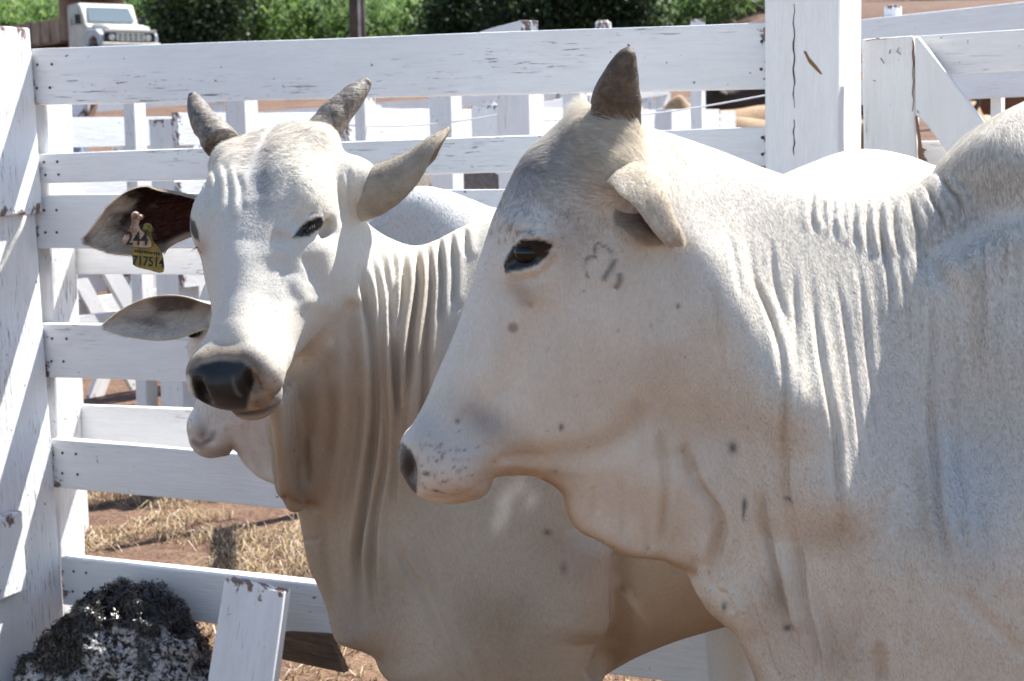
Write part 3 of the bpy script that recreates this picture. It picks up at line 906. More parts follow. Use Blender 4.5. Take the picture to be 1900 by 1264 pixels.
# ------------------------------------------------------------------ the near cow, head in profile
def near_cow():
    pl = SidePlane((0.0, 2.33), 0.0)
    root = empty('cow', (0.45, 2.33, 0))
    tag(root, 'large white cow in the foreground seen in profile with one dark upright horn', 'cow', 'white cows in the pen')
    outl = [(1195,235),(1274,258),(1347,284),(1421,313),(1506,339),(1605,354),(1661,352),(1698,343),(1731,325),(1753,299),
            (1790,265),(1827,236),(1863,210),(1900,190),(1985,150),(2060,160),(2130,225),(2220,285),(2400,310),(2700,300),(2950,310),
            (3100,350),(3180,450),(3190,620),(3160,800),(3080,1000),(2960,1200),(2800,1340),(2500,1420),(2100,1445),(1800,1440),(1600,1450),(1500,1420),(1440,1345),
            (1403,1264),(1390,1230),(1377,1203),(1362,1174),(1336,1152),(1311,1130),(1288,1093),(1276,1066),
            (1262,1056),(1246,1049),(1229,1040),(1200,1037),(1170,1034),(1140,1022),(1110,1004),(1080,990),(1062,973),(1050,945),
            (1044,918),(1028,902),(1005,889),(985,882),(950,881),(926,882),(914,887),(911,903),(897,920),(870,929),(832,933),(795,926),(772,915),(752,893),
            (740,868),(737,845),(742,822),(752,802),(766,788),(790,742),(812,690),(836,636),(858,578),(876,526),(890,478),(906,430),(924,384),(941,345),
            (962,306),(988,273),(1022,243),(1055,214),(1082,194),(1100,200),(1125,222),(1160,232)]
    ctrl = [(1150,215,.060,.05),(1120,270,.095,.06),(1000,340,.105,.075),(940,400,.108,.07),(975,440,.118,.07),(985,490,.112,.07),(900,520,.088,.055),
            (1080,520,.110,.09),(1130,620,.108,.10),(1180,760,.088,.10),(1060,760,.080,.08),(960,680,.084,.06),(880,640,.070,.05),(840,720,.062,.05),
            (800,800,.060,.05),(790,870,.064,.05),(850,870,.070,.05),(885,905,.058,.04),(960,830,.064,.06),(970,870,.052,.045),(1050,870,.055,.05),
            (1110,920,.036,.03),(1090,980,.018,.018),(1140,1010,.018,.018),(1230,1010,.026,.022),(1270,1040,.030,.025),(1210,920,.058,.05),(1180,860,.075,.07),
            (1230,300,.095,.12),(1250,430,.125,.13),(1330,560,.160,.16),(1410,710,.212,.20),(1490,870,.244,.20),(1600,890,.214,.22),(1690,890,.205,.24),(1540,980,.222,.2),(1330,780,.120,.13),(1310,930,.085,.08),(1300,1060,.055,.05),
            (1360,400,.102,.13),(1400,550,.140,.16),(1480,430,.098,.13),(1480,600,.166,.17),(1490,740,.218,.20),(1580,430,.096,.13),(1580,600,.144,.18),(1600,750,.182,.20),(1690,430,.098,.13),(1690,600,.138,.18),(1690,750,.170,.22),
            (1440,960,.160,.16),(1400,1050,.130,.12),(1430,1230,.150,.12),(1560,1150,.21,.2),(1560,1350,.18,.15),
            (1800,330,.085,.11),(1900,260,.085,.11),(1990,200,.07,.09),(1850,420,.135,.18),(1950,420,.16,.2),(1800,600,.185,.24),(1820,850,.255,.26),(1760,1150,.245,.25),(1850,1350,.20,.2),
            (2200,500,.22,.26),(2300,800,.27,.3),(2300,1250,.22,.26),(2700,600,.26,.28),(2700,1000,.26,.28),(3050,500,.20,.22),(3050,850,.20,.22)]
    B = Body(pl, outl, ctrl)
    au = axis(-.20, -.17, .72, 1.72, .0034, .016)
    av = axis(-.02, .80, 1.64, 1.68, .0034, .016)
    aw = np.linspace(-.33, .33, 150)
    legs = []
    for s in (-1, 1):
        legs.append([(.56, 1.0, .16 * s, .12), (.58, .72, .15 * s, .095), (.55, .42, .13 * s, .052), (.555, .36, .13 * s, .05), (.56, .12, .13 * s, .034), (.555, .09, .13 * s, .042), (.545, .03, .13 * s, .052)])
        legs.append([(1.45, 1.0, .13 * s, .17), (1.40, .72, .14 * s, .10), (1.53, .48, .13 * s, .06), (1.53, .40, .13 * s, .05), (1.47, .12, .13 * s, .036), (1.465, .09, .13 * s, .042), (1.45, .03, .13 * s, .052)])
    def extra(F, U, Vv, W):
        # neck of the tail and the tail itself
        ch = [(1.545, 1.40, 0, .05), (1.61, 1.25, 0, .03), (1.63, .9, 0, .022), (1.62, .55, 0, .02), (1.61, .38, 0, .035)]
        ia = np.searchsorted(au, 1.4)
        f = sdf_capsules(U[ia:], Vv, W, ch); F[ia:] = smin(F[ia:], f, .03)
        # swelling the horn grows from and the root of the ear
        for s in (-1, 1):
            for (px, py, w, r) in [(1138, 250, .070, .036), (1150, 322, .100, .028)]:
                c = pl.uv(px, py, w)
                i0, i1 = np.searchsorted(au, [c[0] - .12, c[0] + .12]); j0, j1 = np.searchsorted(av, [c[1] - .12, c[1] + .12])
                f = np.sqrt((U[i0:i1] - c[0]) ** 2 + (Vv[:, j0:j1] - c[1]) ** 2 + (W - w * s) ** 2) - r
                F[i0:i1, j0:j1] = smin(F[i0:i1, j0:j1], f, .04)
        return F
    L, Q = B.grow(au, av, aw, legs, extra)
    L = laplace(L, Q, 3, .5)
    R = Relief(pl, B.half)
    # --- relief of the head
    R.bump(1130, 640, 80, 110, .010, 0)                      # masseter
    R.line([(1210,700),(1190,790),(1110,838),(1020,846),(940,842)], 20, -.005)   # line of the jaw
    R.line([(905,870),(935,850),(980,848),(1030,862)], 7, -.0025); R.line([(925,862),(960,862),(1000,872)], 5, .002)
    R.line([(965,545),(935,640),(895,745)], 24, .005)         # facial crest
    R.line([(1010,545),(975,650),(930,760)], 26, -.005)
    R.bump(975, 425, 46, 20, .009, 18)                       # brow
    R.bump(905, 560, 30, 60, -.004, 15)
    R.line([(935,500),(948,470),(975,446),(1005,440),(1026,447)], 6, .005, .1)   # upper lid
    R.line([(935,504),(965,503),(1000,492),(1024,462)], 6, .0045, .1)            # lower lid
    R.line([(945,478),(975,432),(1010,428),(1036,440)], 4, -.0022)               # crease over the eye
    R.line([(950,522),(990,518),(1022,500),(1040,470)], 5, -.0022)
    R.line([(940,515),(945,560),(962,600)], 9, -.0028)
    R.bump(978, 474, 24, 14, -.006, 28)
    R.bump(1090, 420, 45, 60, -.008, 0)                      # hollow of the temple
    R.line([(1180,400),(1150,470),(1140,540)], 22, .004)
    R.line([(1215,420),(1240,520),(1235,640)], 26, -.004)
    R.bump(850, 868, 42, 34, .009)                            # upper lip
    R.bump(795, 815, 26, 22, .007)                            # over the nostril
    R.bump(757, 872, 12, 24, -.010, 10)                       # nostril
    R.line([(775,918),(830,922),(880,905),(912,886)], 5, -.0018)   # mouth
    R.line([(912,884),(900,850),(905,820)], 9, -.003)
    R.line([(850,760),(880,800),(885,840)], 22, -.004)
    # --- folds of neck and dewlap: (points, width px, depth)
    def fold(P, w, a):
        R.line(P, w, -a)
        R.line([(x + 2.6 * w, y) for x, y in P], w * 1.5, a * .55)
        R.line([(x - 2.6 * w, y) for x, y in P], w * 1.5, a * .45)
    fold([(1322,520),(1336,606),(1342,660),(1350,720)], 4, .0026)
    fold([(1385,380),(1395,510),(1421,577),(1443,640),(1458,713),(1462,790),(1456,890),(1465,945),(1480,990)], 4.5, .0048)
    fold([(1470,470),(1475,566),(1476,621),(1473,713),(1480,760)], 4, .0030)
    fold([(1500,480),(1513,603),(1532,713),(1550,805),(1553,866),(1559,930),(1566,1010)], 4.5, .0046)
    fold([(1545,500),(1569,621),(1583,713),(1600,839),(1612,900)], 4, .0036)
    fold([(1588,470),(1600,584),(1609,658),(1625,760),(1640,840)], 4, .0036)
    fold([(1632,420),(1648,522),(1652,600)], 4, .0036)
    fold([(1664,470),(1687,592),(1692,640)], 4, .0030)
    fold([(1720,490),(1733,592),(1727,717),(1731,853),(1727,927),(1738,1010),(1750,1060)], 5, .0045)
    fold([(1765,560),(1775,700),(1768,850),(1775,960)], 5, .0030)
    fold([(1823,440),(1826,520),(1815,700)], 4, .0026)
    fold([(1870,430),(1862,520),(1850,640),(1858,800)], 5, .0026)
    fold([(1430,440),(1436,520),(1460,600)], 4, .0026)
    fold([(1350,430),(1362,500),(1370,560)], 4, .0020)
    for (x0, y0, x1, y1) in [(1506,346,1506,400),(1525,350,1526,398),(1543,354,1545,410),(1562,358,1564,412),(1580,362,1583,428),(1605,361,1610,440),(1628,365,1636,446),(1653,366,1664,446),(1683,358,1705,428),(1714,342,1745,396),(1740,325,1778,370)]:
        fold([(x0, y0 - 6), ((x0 + x1) / 2, (y0 + y1) / 2), (x1, y1), (x1 + 6, y1 + 34)], 4.5, .0050)
    # throat and dewlap
    fold([(1222,790),(1237,890),(1229,1019)], 6, .0045)
    fold([(1270,800),(1292,890),(1329,945),(1340,985),(1332,1050)], 7, .0085)
    R.line([(1225,850),(1260,930),(1290,1000),(1300,1050)], 26, .007)
    fold([(1180,720),(1190,790),(1196,900)], 5, .0026)
    fold([(1150,880),(1160,950),(1158,1010)], 6, .0028)
    fold([(1100,900),(1110,960)], 6, .0024)
    fold([(1405,860),(1412,940),(1422,990),(1436,1038),(1458,1130),(1473,1180),(1480,1250)], 7, .0085)
    fold([(1465,934),(1482,1019),(1493,1111),(1515,1203),(1520,1264)], 6, .0070)
    fold([(1335,980),(1325,1060),(1322,1100)], 6, .0060)
    R.line([(1440,1000),(1465,1080),(1490,1180)], 14, .006)
    fold([(1630,1180),(1636,1240),(1634,1300)], 8, .0050)
    fold([(1764,945),(1775,1008)], 5, .0030)
    fold([(1752,1070),(1800,1125),(1856,1174),(1890,1220)], 12, .0040)
    fold([(1650,900),(1655,990)], 8, .0030)
    fold([(1500,1040),(1520,1120),(1545,1200),(1550,1264)], 8, .0040); fold([(1590,1040),(1600,1130),(1590,1220)], 9, .0035); fold([(1680,1040),(1690,1120),(1684,1220)], 8, .0035)
    fold([(1375,1080),(1400,1150),(1425,1220),(1440,1264)], 7, .0050); fold([(1340,1090),(1360,1140)], 6, .0035); fold([(1800,900),(1812,1000),(1806,1100)], 8, .0030); fold([(1200,950),(1206,1000),(1200,1030)], 5, .0025)
    # hump over the shoulder
    R.line([(1920,340),(1820,415),(1740,465),(1690,480)], 34, -.014)
    R.line([(1930,425),(1830,478),(1750,520)], 36, .012)
    R.bump(1880, 300, 70, 60, .022)
    R.bump(1640, 560, 120, 60, .006, 0)
    R.line([(1250,400),(1350,550),(1430,700),(1490,860)], 36, .010)
    uv = L[:, :2]; N = vert_normals(L, Q)
    h = R.height(uv)
    # broad irregular folds of loose skin, drawn out downwards
    h += .0022 * (fbm(np.stack([uv[:, 0] * 26, uv[:, 1] * 5, 0 * uv[:, 0]], 1), 3) - .5) * smooth01((uv[:, 0] - .18) / .15)
    h += .0012 * (fbm(L * 22, 3) - .5)
    L = L + N * (h * np.clip(np.abs(N[:, 2]) * 1.3 + .15, 0, 1))[:, None]
    # --- coat colour
    base = np.tile(np.array([.68, .625, .535]), (len(L), 1))
    n1 = fbm(L * 9, 4); n2 = fbm(L * np.array([60, 14, 60]), 3); n3 = fbm(L * 3.3 + 5, 3)
    base *= (0.90 + 0.20 * n1 + .10 * (n2 - .5))[:, None]
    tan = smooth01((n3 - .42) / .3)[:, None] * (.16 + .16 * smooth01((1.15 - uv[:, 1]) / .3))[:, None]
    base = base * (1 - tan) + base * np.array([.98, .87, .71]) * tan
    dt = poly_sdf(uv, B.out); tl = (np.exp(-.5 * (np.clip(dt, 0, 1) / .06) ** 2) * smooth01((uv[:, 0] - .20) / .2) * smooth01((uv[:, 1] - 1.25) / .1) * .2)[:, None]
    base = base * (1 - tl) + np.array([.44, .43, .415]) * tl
    TAN = (.46, .33, .20); GREY = (.30, .295, .29); DARK = (.035, .03, .028); BLUE = (.07, .09, .11)
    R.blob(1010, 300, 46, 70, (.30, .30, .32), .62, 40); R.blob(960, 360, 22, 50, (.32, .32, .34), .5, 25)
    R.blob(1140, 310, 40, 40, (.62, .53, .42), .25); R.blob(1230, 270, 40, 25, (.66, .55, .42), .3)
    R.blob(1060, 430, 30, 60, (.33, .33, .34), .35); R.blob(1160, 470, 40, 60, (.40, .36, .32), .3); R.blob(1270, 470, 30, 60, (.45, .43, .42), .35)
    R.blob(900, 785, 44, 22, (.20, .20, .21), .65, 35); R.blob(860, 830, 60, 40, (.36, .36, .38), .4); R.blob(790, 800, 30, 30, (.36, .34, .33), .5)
    R.blob(940, 830, 30, 20, TAN, .35); R.blob(850, 905, 60, 30, (.62, .52, .44), .5); R.blob(940, 875, 36, 12, TAN, .55); R.blob(880, 915, 40, 14, TAN, .6)
    R.blob(1000, 878, 50, 8, TAN, .7); R.stroke([(1000,886),(1040,910),(1050,950),(1075,988),(1130,1015),(1180,1036),(1240,1044),(1300,1064)], 7, (.34, .20, .09), .85, 0, .04)
    R.stroke([(1000,886),(1040,910),(1050,950),(1075,988),(1130,1015),(1180,1036),(1240,1044),(1300,1064)], 20, TAN, .5, 0, .04)
    R.stroke([(1290,1100),(1340,1158),(1385,1235),(1405,1290)], 16, TAN, .6)
    R.stroke([(930,850),(1040,842),(1140,800),(1200,730)], 22, TAN, .34)
    R.stroke([(1230,640),(1240,740),(1236,860)], 26, TAN, .18)
    for P, w, a in [([(1322,520),(1340,640)], 5, .45), ([(1452,700),(1462,790),(1456,890),(1466,950)], 4, .75), ([(1550,805),(1556,900),(1563,1000)], 4, .6),
                    ([(1290,880),(1332,950),(1334,1040)], 7, .6), ([(1222,790),(1237,890),(1229,1019)], 5, .4), ([(1412,900),(1420,980),(1440,1045),(1462,1140)], 6, .6),
                    ([(1727,717),(1731,853),(1727,927),(1738,1010)], 5, .6), ([(1700,820),(1708,900),(1712,1010)], 9, .7), ([(1815,480),(1812,600),(1816,700)], 8, .5),
                    ([(1630,1190),(1636,1264)], 7, .7), ([(1480,1010),(1493,1111)], 5, .5), ([(1395,510),(1421,577),(1443,640)], 3, .4), ([(1266,820),(1275,850),(1290,880)], 6, .7)]:
        R.stroke(P, w * 1.5, TAN, a * .6)
    R.blob(1560, 1000, 50, 26, (.40, .35, .29), .35, -10); R.blob(1440, 1100, 22, 40, (.36, .27, .18), .55); R.blob(1560, 1210, 30, 60, (.40, .31, .22), .45); R.blob(1700, 1010, 70, 40, TAN, .25)
    R.blob(1450, 1200, 60, 50, (.60, .50, .40), .3); R.blob(1700, 1200, 120, 80, (.58, .49, .41), .25)
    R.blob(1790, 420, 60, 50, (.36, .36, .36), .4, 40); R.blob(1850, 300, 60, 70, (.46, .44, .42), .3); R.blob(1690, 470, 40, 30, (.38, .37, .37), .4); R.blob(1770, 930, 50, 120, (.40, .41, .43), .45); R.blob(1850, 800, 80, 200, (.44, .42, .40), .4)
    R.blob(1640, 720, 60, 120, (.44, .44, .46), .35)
    # eye
    R.poly([(934,506),(941,484),(952,458),(974,446),(1004,444),(1026,453),(1016,474),(1000,490),(976,499),(954,504)], (.008, .007, .007), 1.0, 3)
    R.stroke([(960,438),(978,434),(1000,440)], 2.0, DARK, .6); R.stroke([(955,508),(985,504),(1012,490)], 5, (.66, .62, .54), .5)
    R.blob(960, 540, 20, 14, (.30, .22, .17), .5, 20); R.blob(975, 560, 10, 7, (.25, .16, .12), .4); R.blob(953, 607, 9, 10, (.26, .17, .13), .75, 0, .8); R.blob(985, 566, 4, 4, (.4, .2, .1), .6)
    # nose
    R.poly([(730,830),(748,822),(762,836),(769,856),(772,885),(774,912),(766,916),(735,905),(720,870)], (.012, .012, .014), 1.0, 6)
    R.stroke([(772,840),(776,880),(778,905)], 4, (.30, .28, .27), .5)
    # whisker pits and flecks on the lip
    rg = np.random.default_rng(5)
    for _ in range(70):
        x, y = rg.normal(822, 34), rg.normal(862, 26)
        if x > 782: R.blob(x, y, 1.0 + rg.random() * 1.2, 1.0 + rg.random(), (.13, .10, .09), .7)
    for (x, y, rx, ry) in [(792,878,6,3),(810,908,5,2.6),(848,782,2.5,3),(990,432,2,2),(1258,568,3,3),(1042,792,3,5)]: R.blob(x, y, rx, ry, (.04, .035, .03), .9)
    for (x, y, rx, ry) in [(1360,830,6,9),(1383,934,4,9),(1381,950,2,12),(1460,1165,4,5),(1344,1125,2.5,7),(1462,925,6,3)]: R.blob(x, y, rx, ry, BLUE, .9)
    for _ in range(60): R.blob(rg.uniform(930, 1900), rg.uniform(380, 1250), rg.uniform(1, 2.2), rg.uniform(1, 3), (.10, .07, .05), .5)
    for _ in range(26): R.blob(rg.normal(950, 22), rg.normal(425, 20), 2, 2.4, (.15, .11, .08), .6)
    # worn brand on the cheek
    for P in [[(1104,455),(1102,470),(1100,476),(1090,478),(1086,490),(1087,508),(1094,516)], [(1102,476),(1108,480)], [(1104,452),(1120,456),(1136,470)]]: R.stroke(P, 1.5, (.06, .055, .05), .75, 0, .05)
    for P in [[(1143,478),(1132,500),(1118,520)], [(1150,505),(1152,520),(1142,536)]]: R.stroke(P, 4.2, (.10, .09, .085), .7, 0, .1)
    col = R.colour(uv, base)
    # broken brand strokes and grain
    gr = fbm(L * 160, 2); col *= (0.975 + .05 * gr)[:, None]
    dark = col.max(1) < .08
    gloss = np.where(dark, .22, .8)
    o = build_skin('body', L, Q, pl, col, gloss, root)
    Wv = pl.world(L)
    # hair over what the photograph shows
    vis = (uv[:, 0] > -.2) & (uv[:, 0] < .76) & (uv[:, 1] > .80) & (L[:, 2] > -.09)
    dens = np.where(vis & ~(col.max(1) < .06), 1.0, 0.0)
    fr = np.exp(-.5 * (((uv - R.to(1060, 250)) / .075) ** 2).sum(1)) + np.exp(-.5 * (((uv - R.to(1140, 262)) / .035) ** 2).sum(1)); fr = np.clip(fr, 0, 1); hp = np.exp(-.5 * (((uv - R.to(1850, 330)) / .12) ** 2).sum(1))
    sm = smooth01((uv[:, 0] - .16) / .16)             # the face and jaw carry the shortest hair
    lm = 0.26 + .24 * sm + 2.2 * fr + .7 * hp
    dens = dens * (.45 + .55 * np.clip(sm + fr, 0, 1))
    back = smooth01((uv[:, 0] + .02) / .2)[:, None]
    flow = np.array([.35, 0, -1.0])[None] * back + (1 - back) * np.array([.55, 0, .45])[None]
    flow = flow * (1 - fr[:, None]) + fr[:, None] * np.array([-.9, 0, .3])
    grow_hair('hair', Wv, Q, np.clip(col * 1.06, 0, .9), dens, 260000, .0085, flow, root, lmul=lm, seed=11)
    # eyes
    for s in (1, -1):
        c = R.to(982, 471); wv = float(B.half(c[None])[0])
        p = pl.world(np.array([[c[0], c[1], s * (wv - .0150)]]))[0]
        ball('eye', p, .020, M_EYE, root, (1.0, .80, .80))
    # horns
    for s in (1, -1):
        Cl = []
        for (px, py, w) in [(1138,262,.070),(1141,215,.080),(1146,172,.090),(1156,130,.097),(1165,102,.100),(1170,88,.100)]:
            q = pl.uv(px, py, w if s > 0 else .08); Cl.append([q[0] + (0.006 if s < 0 else 0), q[1] + (0.002 if s < 0 else 0), s * w])
        make_horn('horn', pl.world(np.array(Cl)), np.array([50, 47, 41, 29, 18, 5]) / 1470., M_HORN, root, .72, ref=(1, 0, 0), seed=s)
    # ears: folded, cup facing forward and down
    for s in (1, -1):
        def P3(px, py, w):
            q = pl.uv(px, py, w); return pl.world(np.array([[q[0], q[1], s * w]]))[0]
        Cl = [P3(1178,318,.105), P3(1200,340,.128), P3(1222,374,.146), P3(1236,412,.155), P3(1254,440,.150), P3(1260,455,.146)]
        op = np.array([(-.82, -.34 * s, -.45), (-.76, -.44 * s, -.50), (-.74, -.48 * s, -.52), (-.76, -.48 * s, -.50), (-.76, -.46 * s, -.48), (-.76, -.46 * s, -.48)])
        def colf(ss, tt, inside, P):
            n = fbm(P * 60, 3)
            if inside:
                c = np.tile(np.array([.13, .06, .04]), (len(ss), 1)); e = smooth01((np.abs(tt) - .55) / .4)[:, None]
                c = c * (1 - e) + np.array([.50, .40, .30]) * e
            else:
                c = np.tile(np.array([.66, .59, .49]), (len(ss), 1))
            return c * (.8 + .4 * n)[:, None]
        eo, EV, EF, ec = make_ear('ear', Cl, [.034, .060, .066, .048, .024, .003], op, [132, 122, 112, 104, 92, 80], .004, root, colf, flat=1.0, box=.6)
        if s > 0:
            nv = len(EV) // 2; dn = np.where(np.arange(len(EV)) >= nv, 1.0, .25)
            fl = np.tile(np.array([.6, 0, -.8]), (len(EV), 1))
            grow_hair('hair', EV, EF, ec, dn, 14000, .005, fl, root, lift=.35, seed=12)
    # eyelashes
    C = [R.to(x, y) for x, y in [(965,452),(985,446),(1005,447),(1020,455)]]
    for k in range(16):
        f = k / 15 * 2.99; i = int(f); t = f - i
        c = C[i] * (1 - t) + C[i + 1] * t; wv = float(B.half(c[None])[0])
        a = pl.world(np.array([[c[0], c[1], wv - .004], [c[0] + .002, c[1] - .002, wv + .010], [c[0] + .006, c[1] - .001, wv + .018]]))
        Vt, Ft = tube(a, [.0005, .0004, .0001], 4)
        mesh_obj('eyelash', Vt, Ft, M_LASH, root)
    return root, pl, B, R
COW1 = near_cow()
# ------------------------------------------------------------------ the cow that looks at the camera
class PixRelief(Relief):
    """Relief drawn over the visible side of a surface; units are photograph pixels."""
    def __init__(self): self.items = []; self.cols = []
    def to(self, px, py): return np.array([px, -py], float)
    def size(self, s, p): return float(s)
def pix(Vw):
    x, y = project(Vw); return np.stack([x, -y], 1)
def facing(Vw, Nw):
    d = CP - Vw; d /= np.linalg.norm(d, axis=1)[:, None]
    return (d * Nw).sum(1)
def fold_in(R, P, w, a, s=1.0):
    R.line(P, w, -a); R.line([(x + 2.5 * w, y) for x, y in P], w * 1.4, a * .6 * s); R.line([(x - 2.5 * w, y) for x, y in P], w * 1.4, a * .45 * s)

def watching_cow():
    ang = math.radians(12)
    pl = SidePlane((-.36, 3.12), ang)
    root = empty('cow', (-.1, 3.17, 0))
    tag(root, 'white cow facing the camera with two short grey horns and yellow ear tag', 'cow', 'white cows in the pen')
    outl = [(545,300),(600,300),(635,335),(658,398),(700,430),(760,455),(800,450),(850,425),(900,400),(1000,345),(1080,300),(1150,285),(1230,295),(1330,320),(1420,335),(1500,305),(1590,276),(1680,288),(1740,310),
            (1850,320),(2000,340),(2090,400),(2130,520),(2130,700),(2080,900),(2000,1010),(1850,1070),(1600,1100),(1400,1140),(1335,1156),(1200,1200),(1110,1245),(1040,1300),(900,1330),(780,1300),
            (712,1255),(690,1216),(640,1198),(620,1185),(606,1130),(590,1090),(572,1050),(560,990),(552,950),(532,934),(514,915),(506,880),(500,830),(492,778),(500,720),(520,640),(505,520),(500,400)]
    ctrl = [(600,350,.085,.09),(560,500,.10,.1),(640,480,.105,.12),(580,700,.085,.09),(650,650,.115,.13),(540,820,.022,.022),(525,900,.022,.022),(600,850,.055,.05),(590,960,.035,.03),(600,1060,.030,.03),(625,1160,.040,.035),
            (680,850,.100,.11),(680,1000,.090,.09),(680,1150,.085,.07),(760,560,.110,.18),(760,470,.09,.16),(860,500,.115,.2),(780,750,.135,.17),(780,950,.155,.17),(780,1150,.165,.15),
            (900,700,.17,.22),(920,950,.205,.22),(900,1200,.20,.18),(1050,1050,.225,.22),(1080,750,.22,.25),(1100,450,.14,.2),(1150,330,.07,.09),(1250,700,.25,.27),(1250,1000,.23,.25),(1250,1150,.16,.17),(1400,1050,.22,.22),
            (1500,500,.23,.25),(1590,330,.16,.18),(1600,800,.27,.3),(1900,600,.25,.26),(2050,600,.17,.2),(1900,900,.22,.24)]
    B = Body(pl, outl, ctrl)
    # head frame
    P0 = at(496, 246, 3.11); P1 = at(416, 664, 2.80)
    a = P1 - P0; Ln = np.linalg.norm(a); a = a / Ln
    psi = math.radians(26); l = np.array([math.cos(psi), -math.sin(psi), 0.02]); l = l - a * (l @ a); l /= np.linalg.norm(l)
    n = np.cross(a, l);  n = n if n[1] < 0 else -n
    ts = np.array([-.03, 0, .12, .25, .38, .50, .62, .74, .84, .92, 1.0, 1.06])
    dor = np.array([-.008, .000, .022, .034, .034, .026, .014, .004, .000, .001, .000, -.004])
    ven = np.array([.10, .12, .17, .205, .22, .218, .205, .180, .155, .130, .108, .10])
    wid = np.array([.100, .106, .120, .127, .124, .104, .082, .072, .069, .076, .078, .072])
    def local(X, Y, Z):
        dx, dy, dz = X - P0[0], Y - P0[1], Z - P0[2]
        return (dx * a[0] + dy * a[1] + dz * a[2]) / Ln, dx * l[0] + dy * l[1] + dz * l[2], dx * n[0] + dy * n[1] + dz * n[2]
    def head_f(X, Y, Z):
        t, x, y = local(X, Y, Z)
        tc = np.clip(t, -.03, 1.03)
        D = np.interp(tc, ts, dor); Vn = np.interp(tc, ts, ven); W = np.interp(tc, ts, wid)
        c = D - (D + Vn) * .38
        up = y > c
        yn = np.where(up, (y - c) / (D - c), (c - y) / (c + Vn))
        Wx = W * np.where(up, 1.0, 1 - .16 * np.clip(yn, 0, 1) ** 1.5)
        xn = np.abs(x) / Wx
        p = np.where(up, np.interp(tc, [0, .3, .48, .8, .92], [2.5, 2.35, 2.0, 1.9, 2.4]), 2.2)
        # the nose bridge is narrower than the cheeks
        cap = np.where(t > 1.03, ((t - 1.03) * Ln / .042) ** 2, np.where(t < -.03, ((-.03 - t) * Ln / .022) ** 2, 0))
        g = (xn ** p + np.clip(yn, 0, None) ** p) ** (2 / p) + cap
        return (np.sqrt(g) - 1) * np.minimum(W, .07)
    def sph(X, Y, Z, c, r, sc=(1, 1, 1)):
        """ellipsoid in head axes (lateral, along, dorsal)"""
        t, x, y = local(X, Y, Z)
        q = np.sqrt(((x - c[0]) / sc[0]) ** 2 + ((t * Ln - c[1]) / sc[1]) ** 2 + ((y - c[2]) / sc[2]) ** 2)
        return q - r
    def extra(F, U, Vv, W):
        # restrict to the block round the head
        iu = np.searchsorted(au, .22); jv = np.searchsorted(av, .84)
        Uu, VV, WW = U[:iu], Vv[:, jv:], W
        X = pl.P0[0] + Uu * pl.eu[0] + WW * pl.ew[0] + 0 * VV; Y = pl.P0[1] + Uu * pl.eu[1] + WW * pl.ew[1] + 0 * VV; Z = VV + 0 * X
        f = head_f(X, Y, Z)
        for s in (-1, 1):
            f = smin(f, sph(X, Y, Z, (s * .096, .155, -.024), .034, (.80, 1.4, 1.0)), .026)      # brow over the eye
            f = smin(f, sph(X, Y, Z, (s * .086, .020, -.030), .028, (1, 1, 1)), .03)            # root of the horn
            f = smin(f, sph(X, Y, Z, (s * .118, .075, -.070), .030, (1.2, 1, 1)), .035)          # root of the ear
            f = smin(f, sph(X, Y, Z, (s * .072, .225, -.130), .040, (.95, 2.1, 1.6)), .05)        # masseter
            f = smin(f, sph(X, Y, Z, (s * .048, .470, -.030), .030, (.9, 1.0, 1.0)), .03)        # flare of the nostril
            f = -smin(-f, sph(X, Y, Z, (s * .046, .512, -.026), .017, (.70, 1.2, 1.5)), .010)    # nostril
            f = -smin(-f, sph(X, Y, Z, (s * .108, .195, -.052), .014, (1, 1.3, 1.0)), .015)      # eye socket
        f = smin(f, sph(X, Y, Z, (0, .478, -.108), .036, (1.25, 1.0, .75)), .016)                # lower lip and chin
        F[:iu, jv:] = smin(F[:iu, jv:], f, .045)
        er = []
        for (px, py, Yd, r) in [(606, 372, 3.12, .040), (640, 352, 3.10, .040), (668, 338, 3.08, .034)]:
            d = at(px, py, Yd) - pl.P0; er.append((d @ pl.eu, d[2], d @ pl.ew, r))
        F[:iu, jv:] = smin(F[:iu, jv:], sdf_capsules(Uu, VV, WW, er), .035)
        ch = []
        for (px, py, Yd, r) in [(512, 752, 2.93, .016), (517, 800, 2.955, .014), (524, 860, 2.99, .014), (530, 905, 3.02, .016), (548, 932, 3.05, .020)]:
            d = at(px, py, Yd) - pl.P0; ch.append((d @ pl.eu, d[2], d @ pl.ew, r))
        for dw in (0, .03, .06, .09):
            f2 = sdf_capsules(Uu, VV, WW, [(c[0] + dw * .35, c[1] + dw * .2, c[2] - dw, c[3] - .002) for c in ch]); F[:iu, jv:] = smin(F[:iu, jv:], f2, .016)
        return F
    au = axis(-.30, -.27, .80, 2.0, .0040, .018)
    av = axis(-.02, .58, 1.60, 1.68, .0044, .018)
    aw = np.concatenate([np.arange(-.30, -.15, .009), np.arange(-.15, .44, .0042)])
    legs = []
    ul = pl.uv(1010, 1200)[0]; ub = pl.uv(1960, 900)[0]
    for s in (-1, 1):
        legs.append([(ul + .02, 1.0, .14 * s, .11), (ul, .72, .14 * s, .085), (ul - .01, .42, .12 * s, .05), (ul, .36, .12 * s, .048), (ul, .12, .12 * s, .033), (ul, .09, .12 * s, .04), (ul - .01, .03, .12 * s, .05)])
        legs.append([(ub, 1.0, .12 * s, .15), (ub - .05, .72, .13 * s, .095), (ub + .08, .48, .12 * s, .055), (ub + .08, .40, .12 * s, .048), (ub + .02, .12, .12 * s, .034), (ub + .015, .09, .12 * s, .04), (ub, .03, .12 * s, .05)])
    L, Q = B.grow(au, av, aw, legs, extra)
    L = laplace(L, Q, 2, .5)
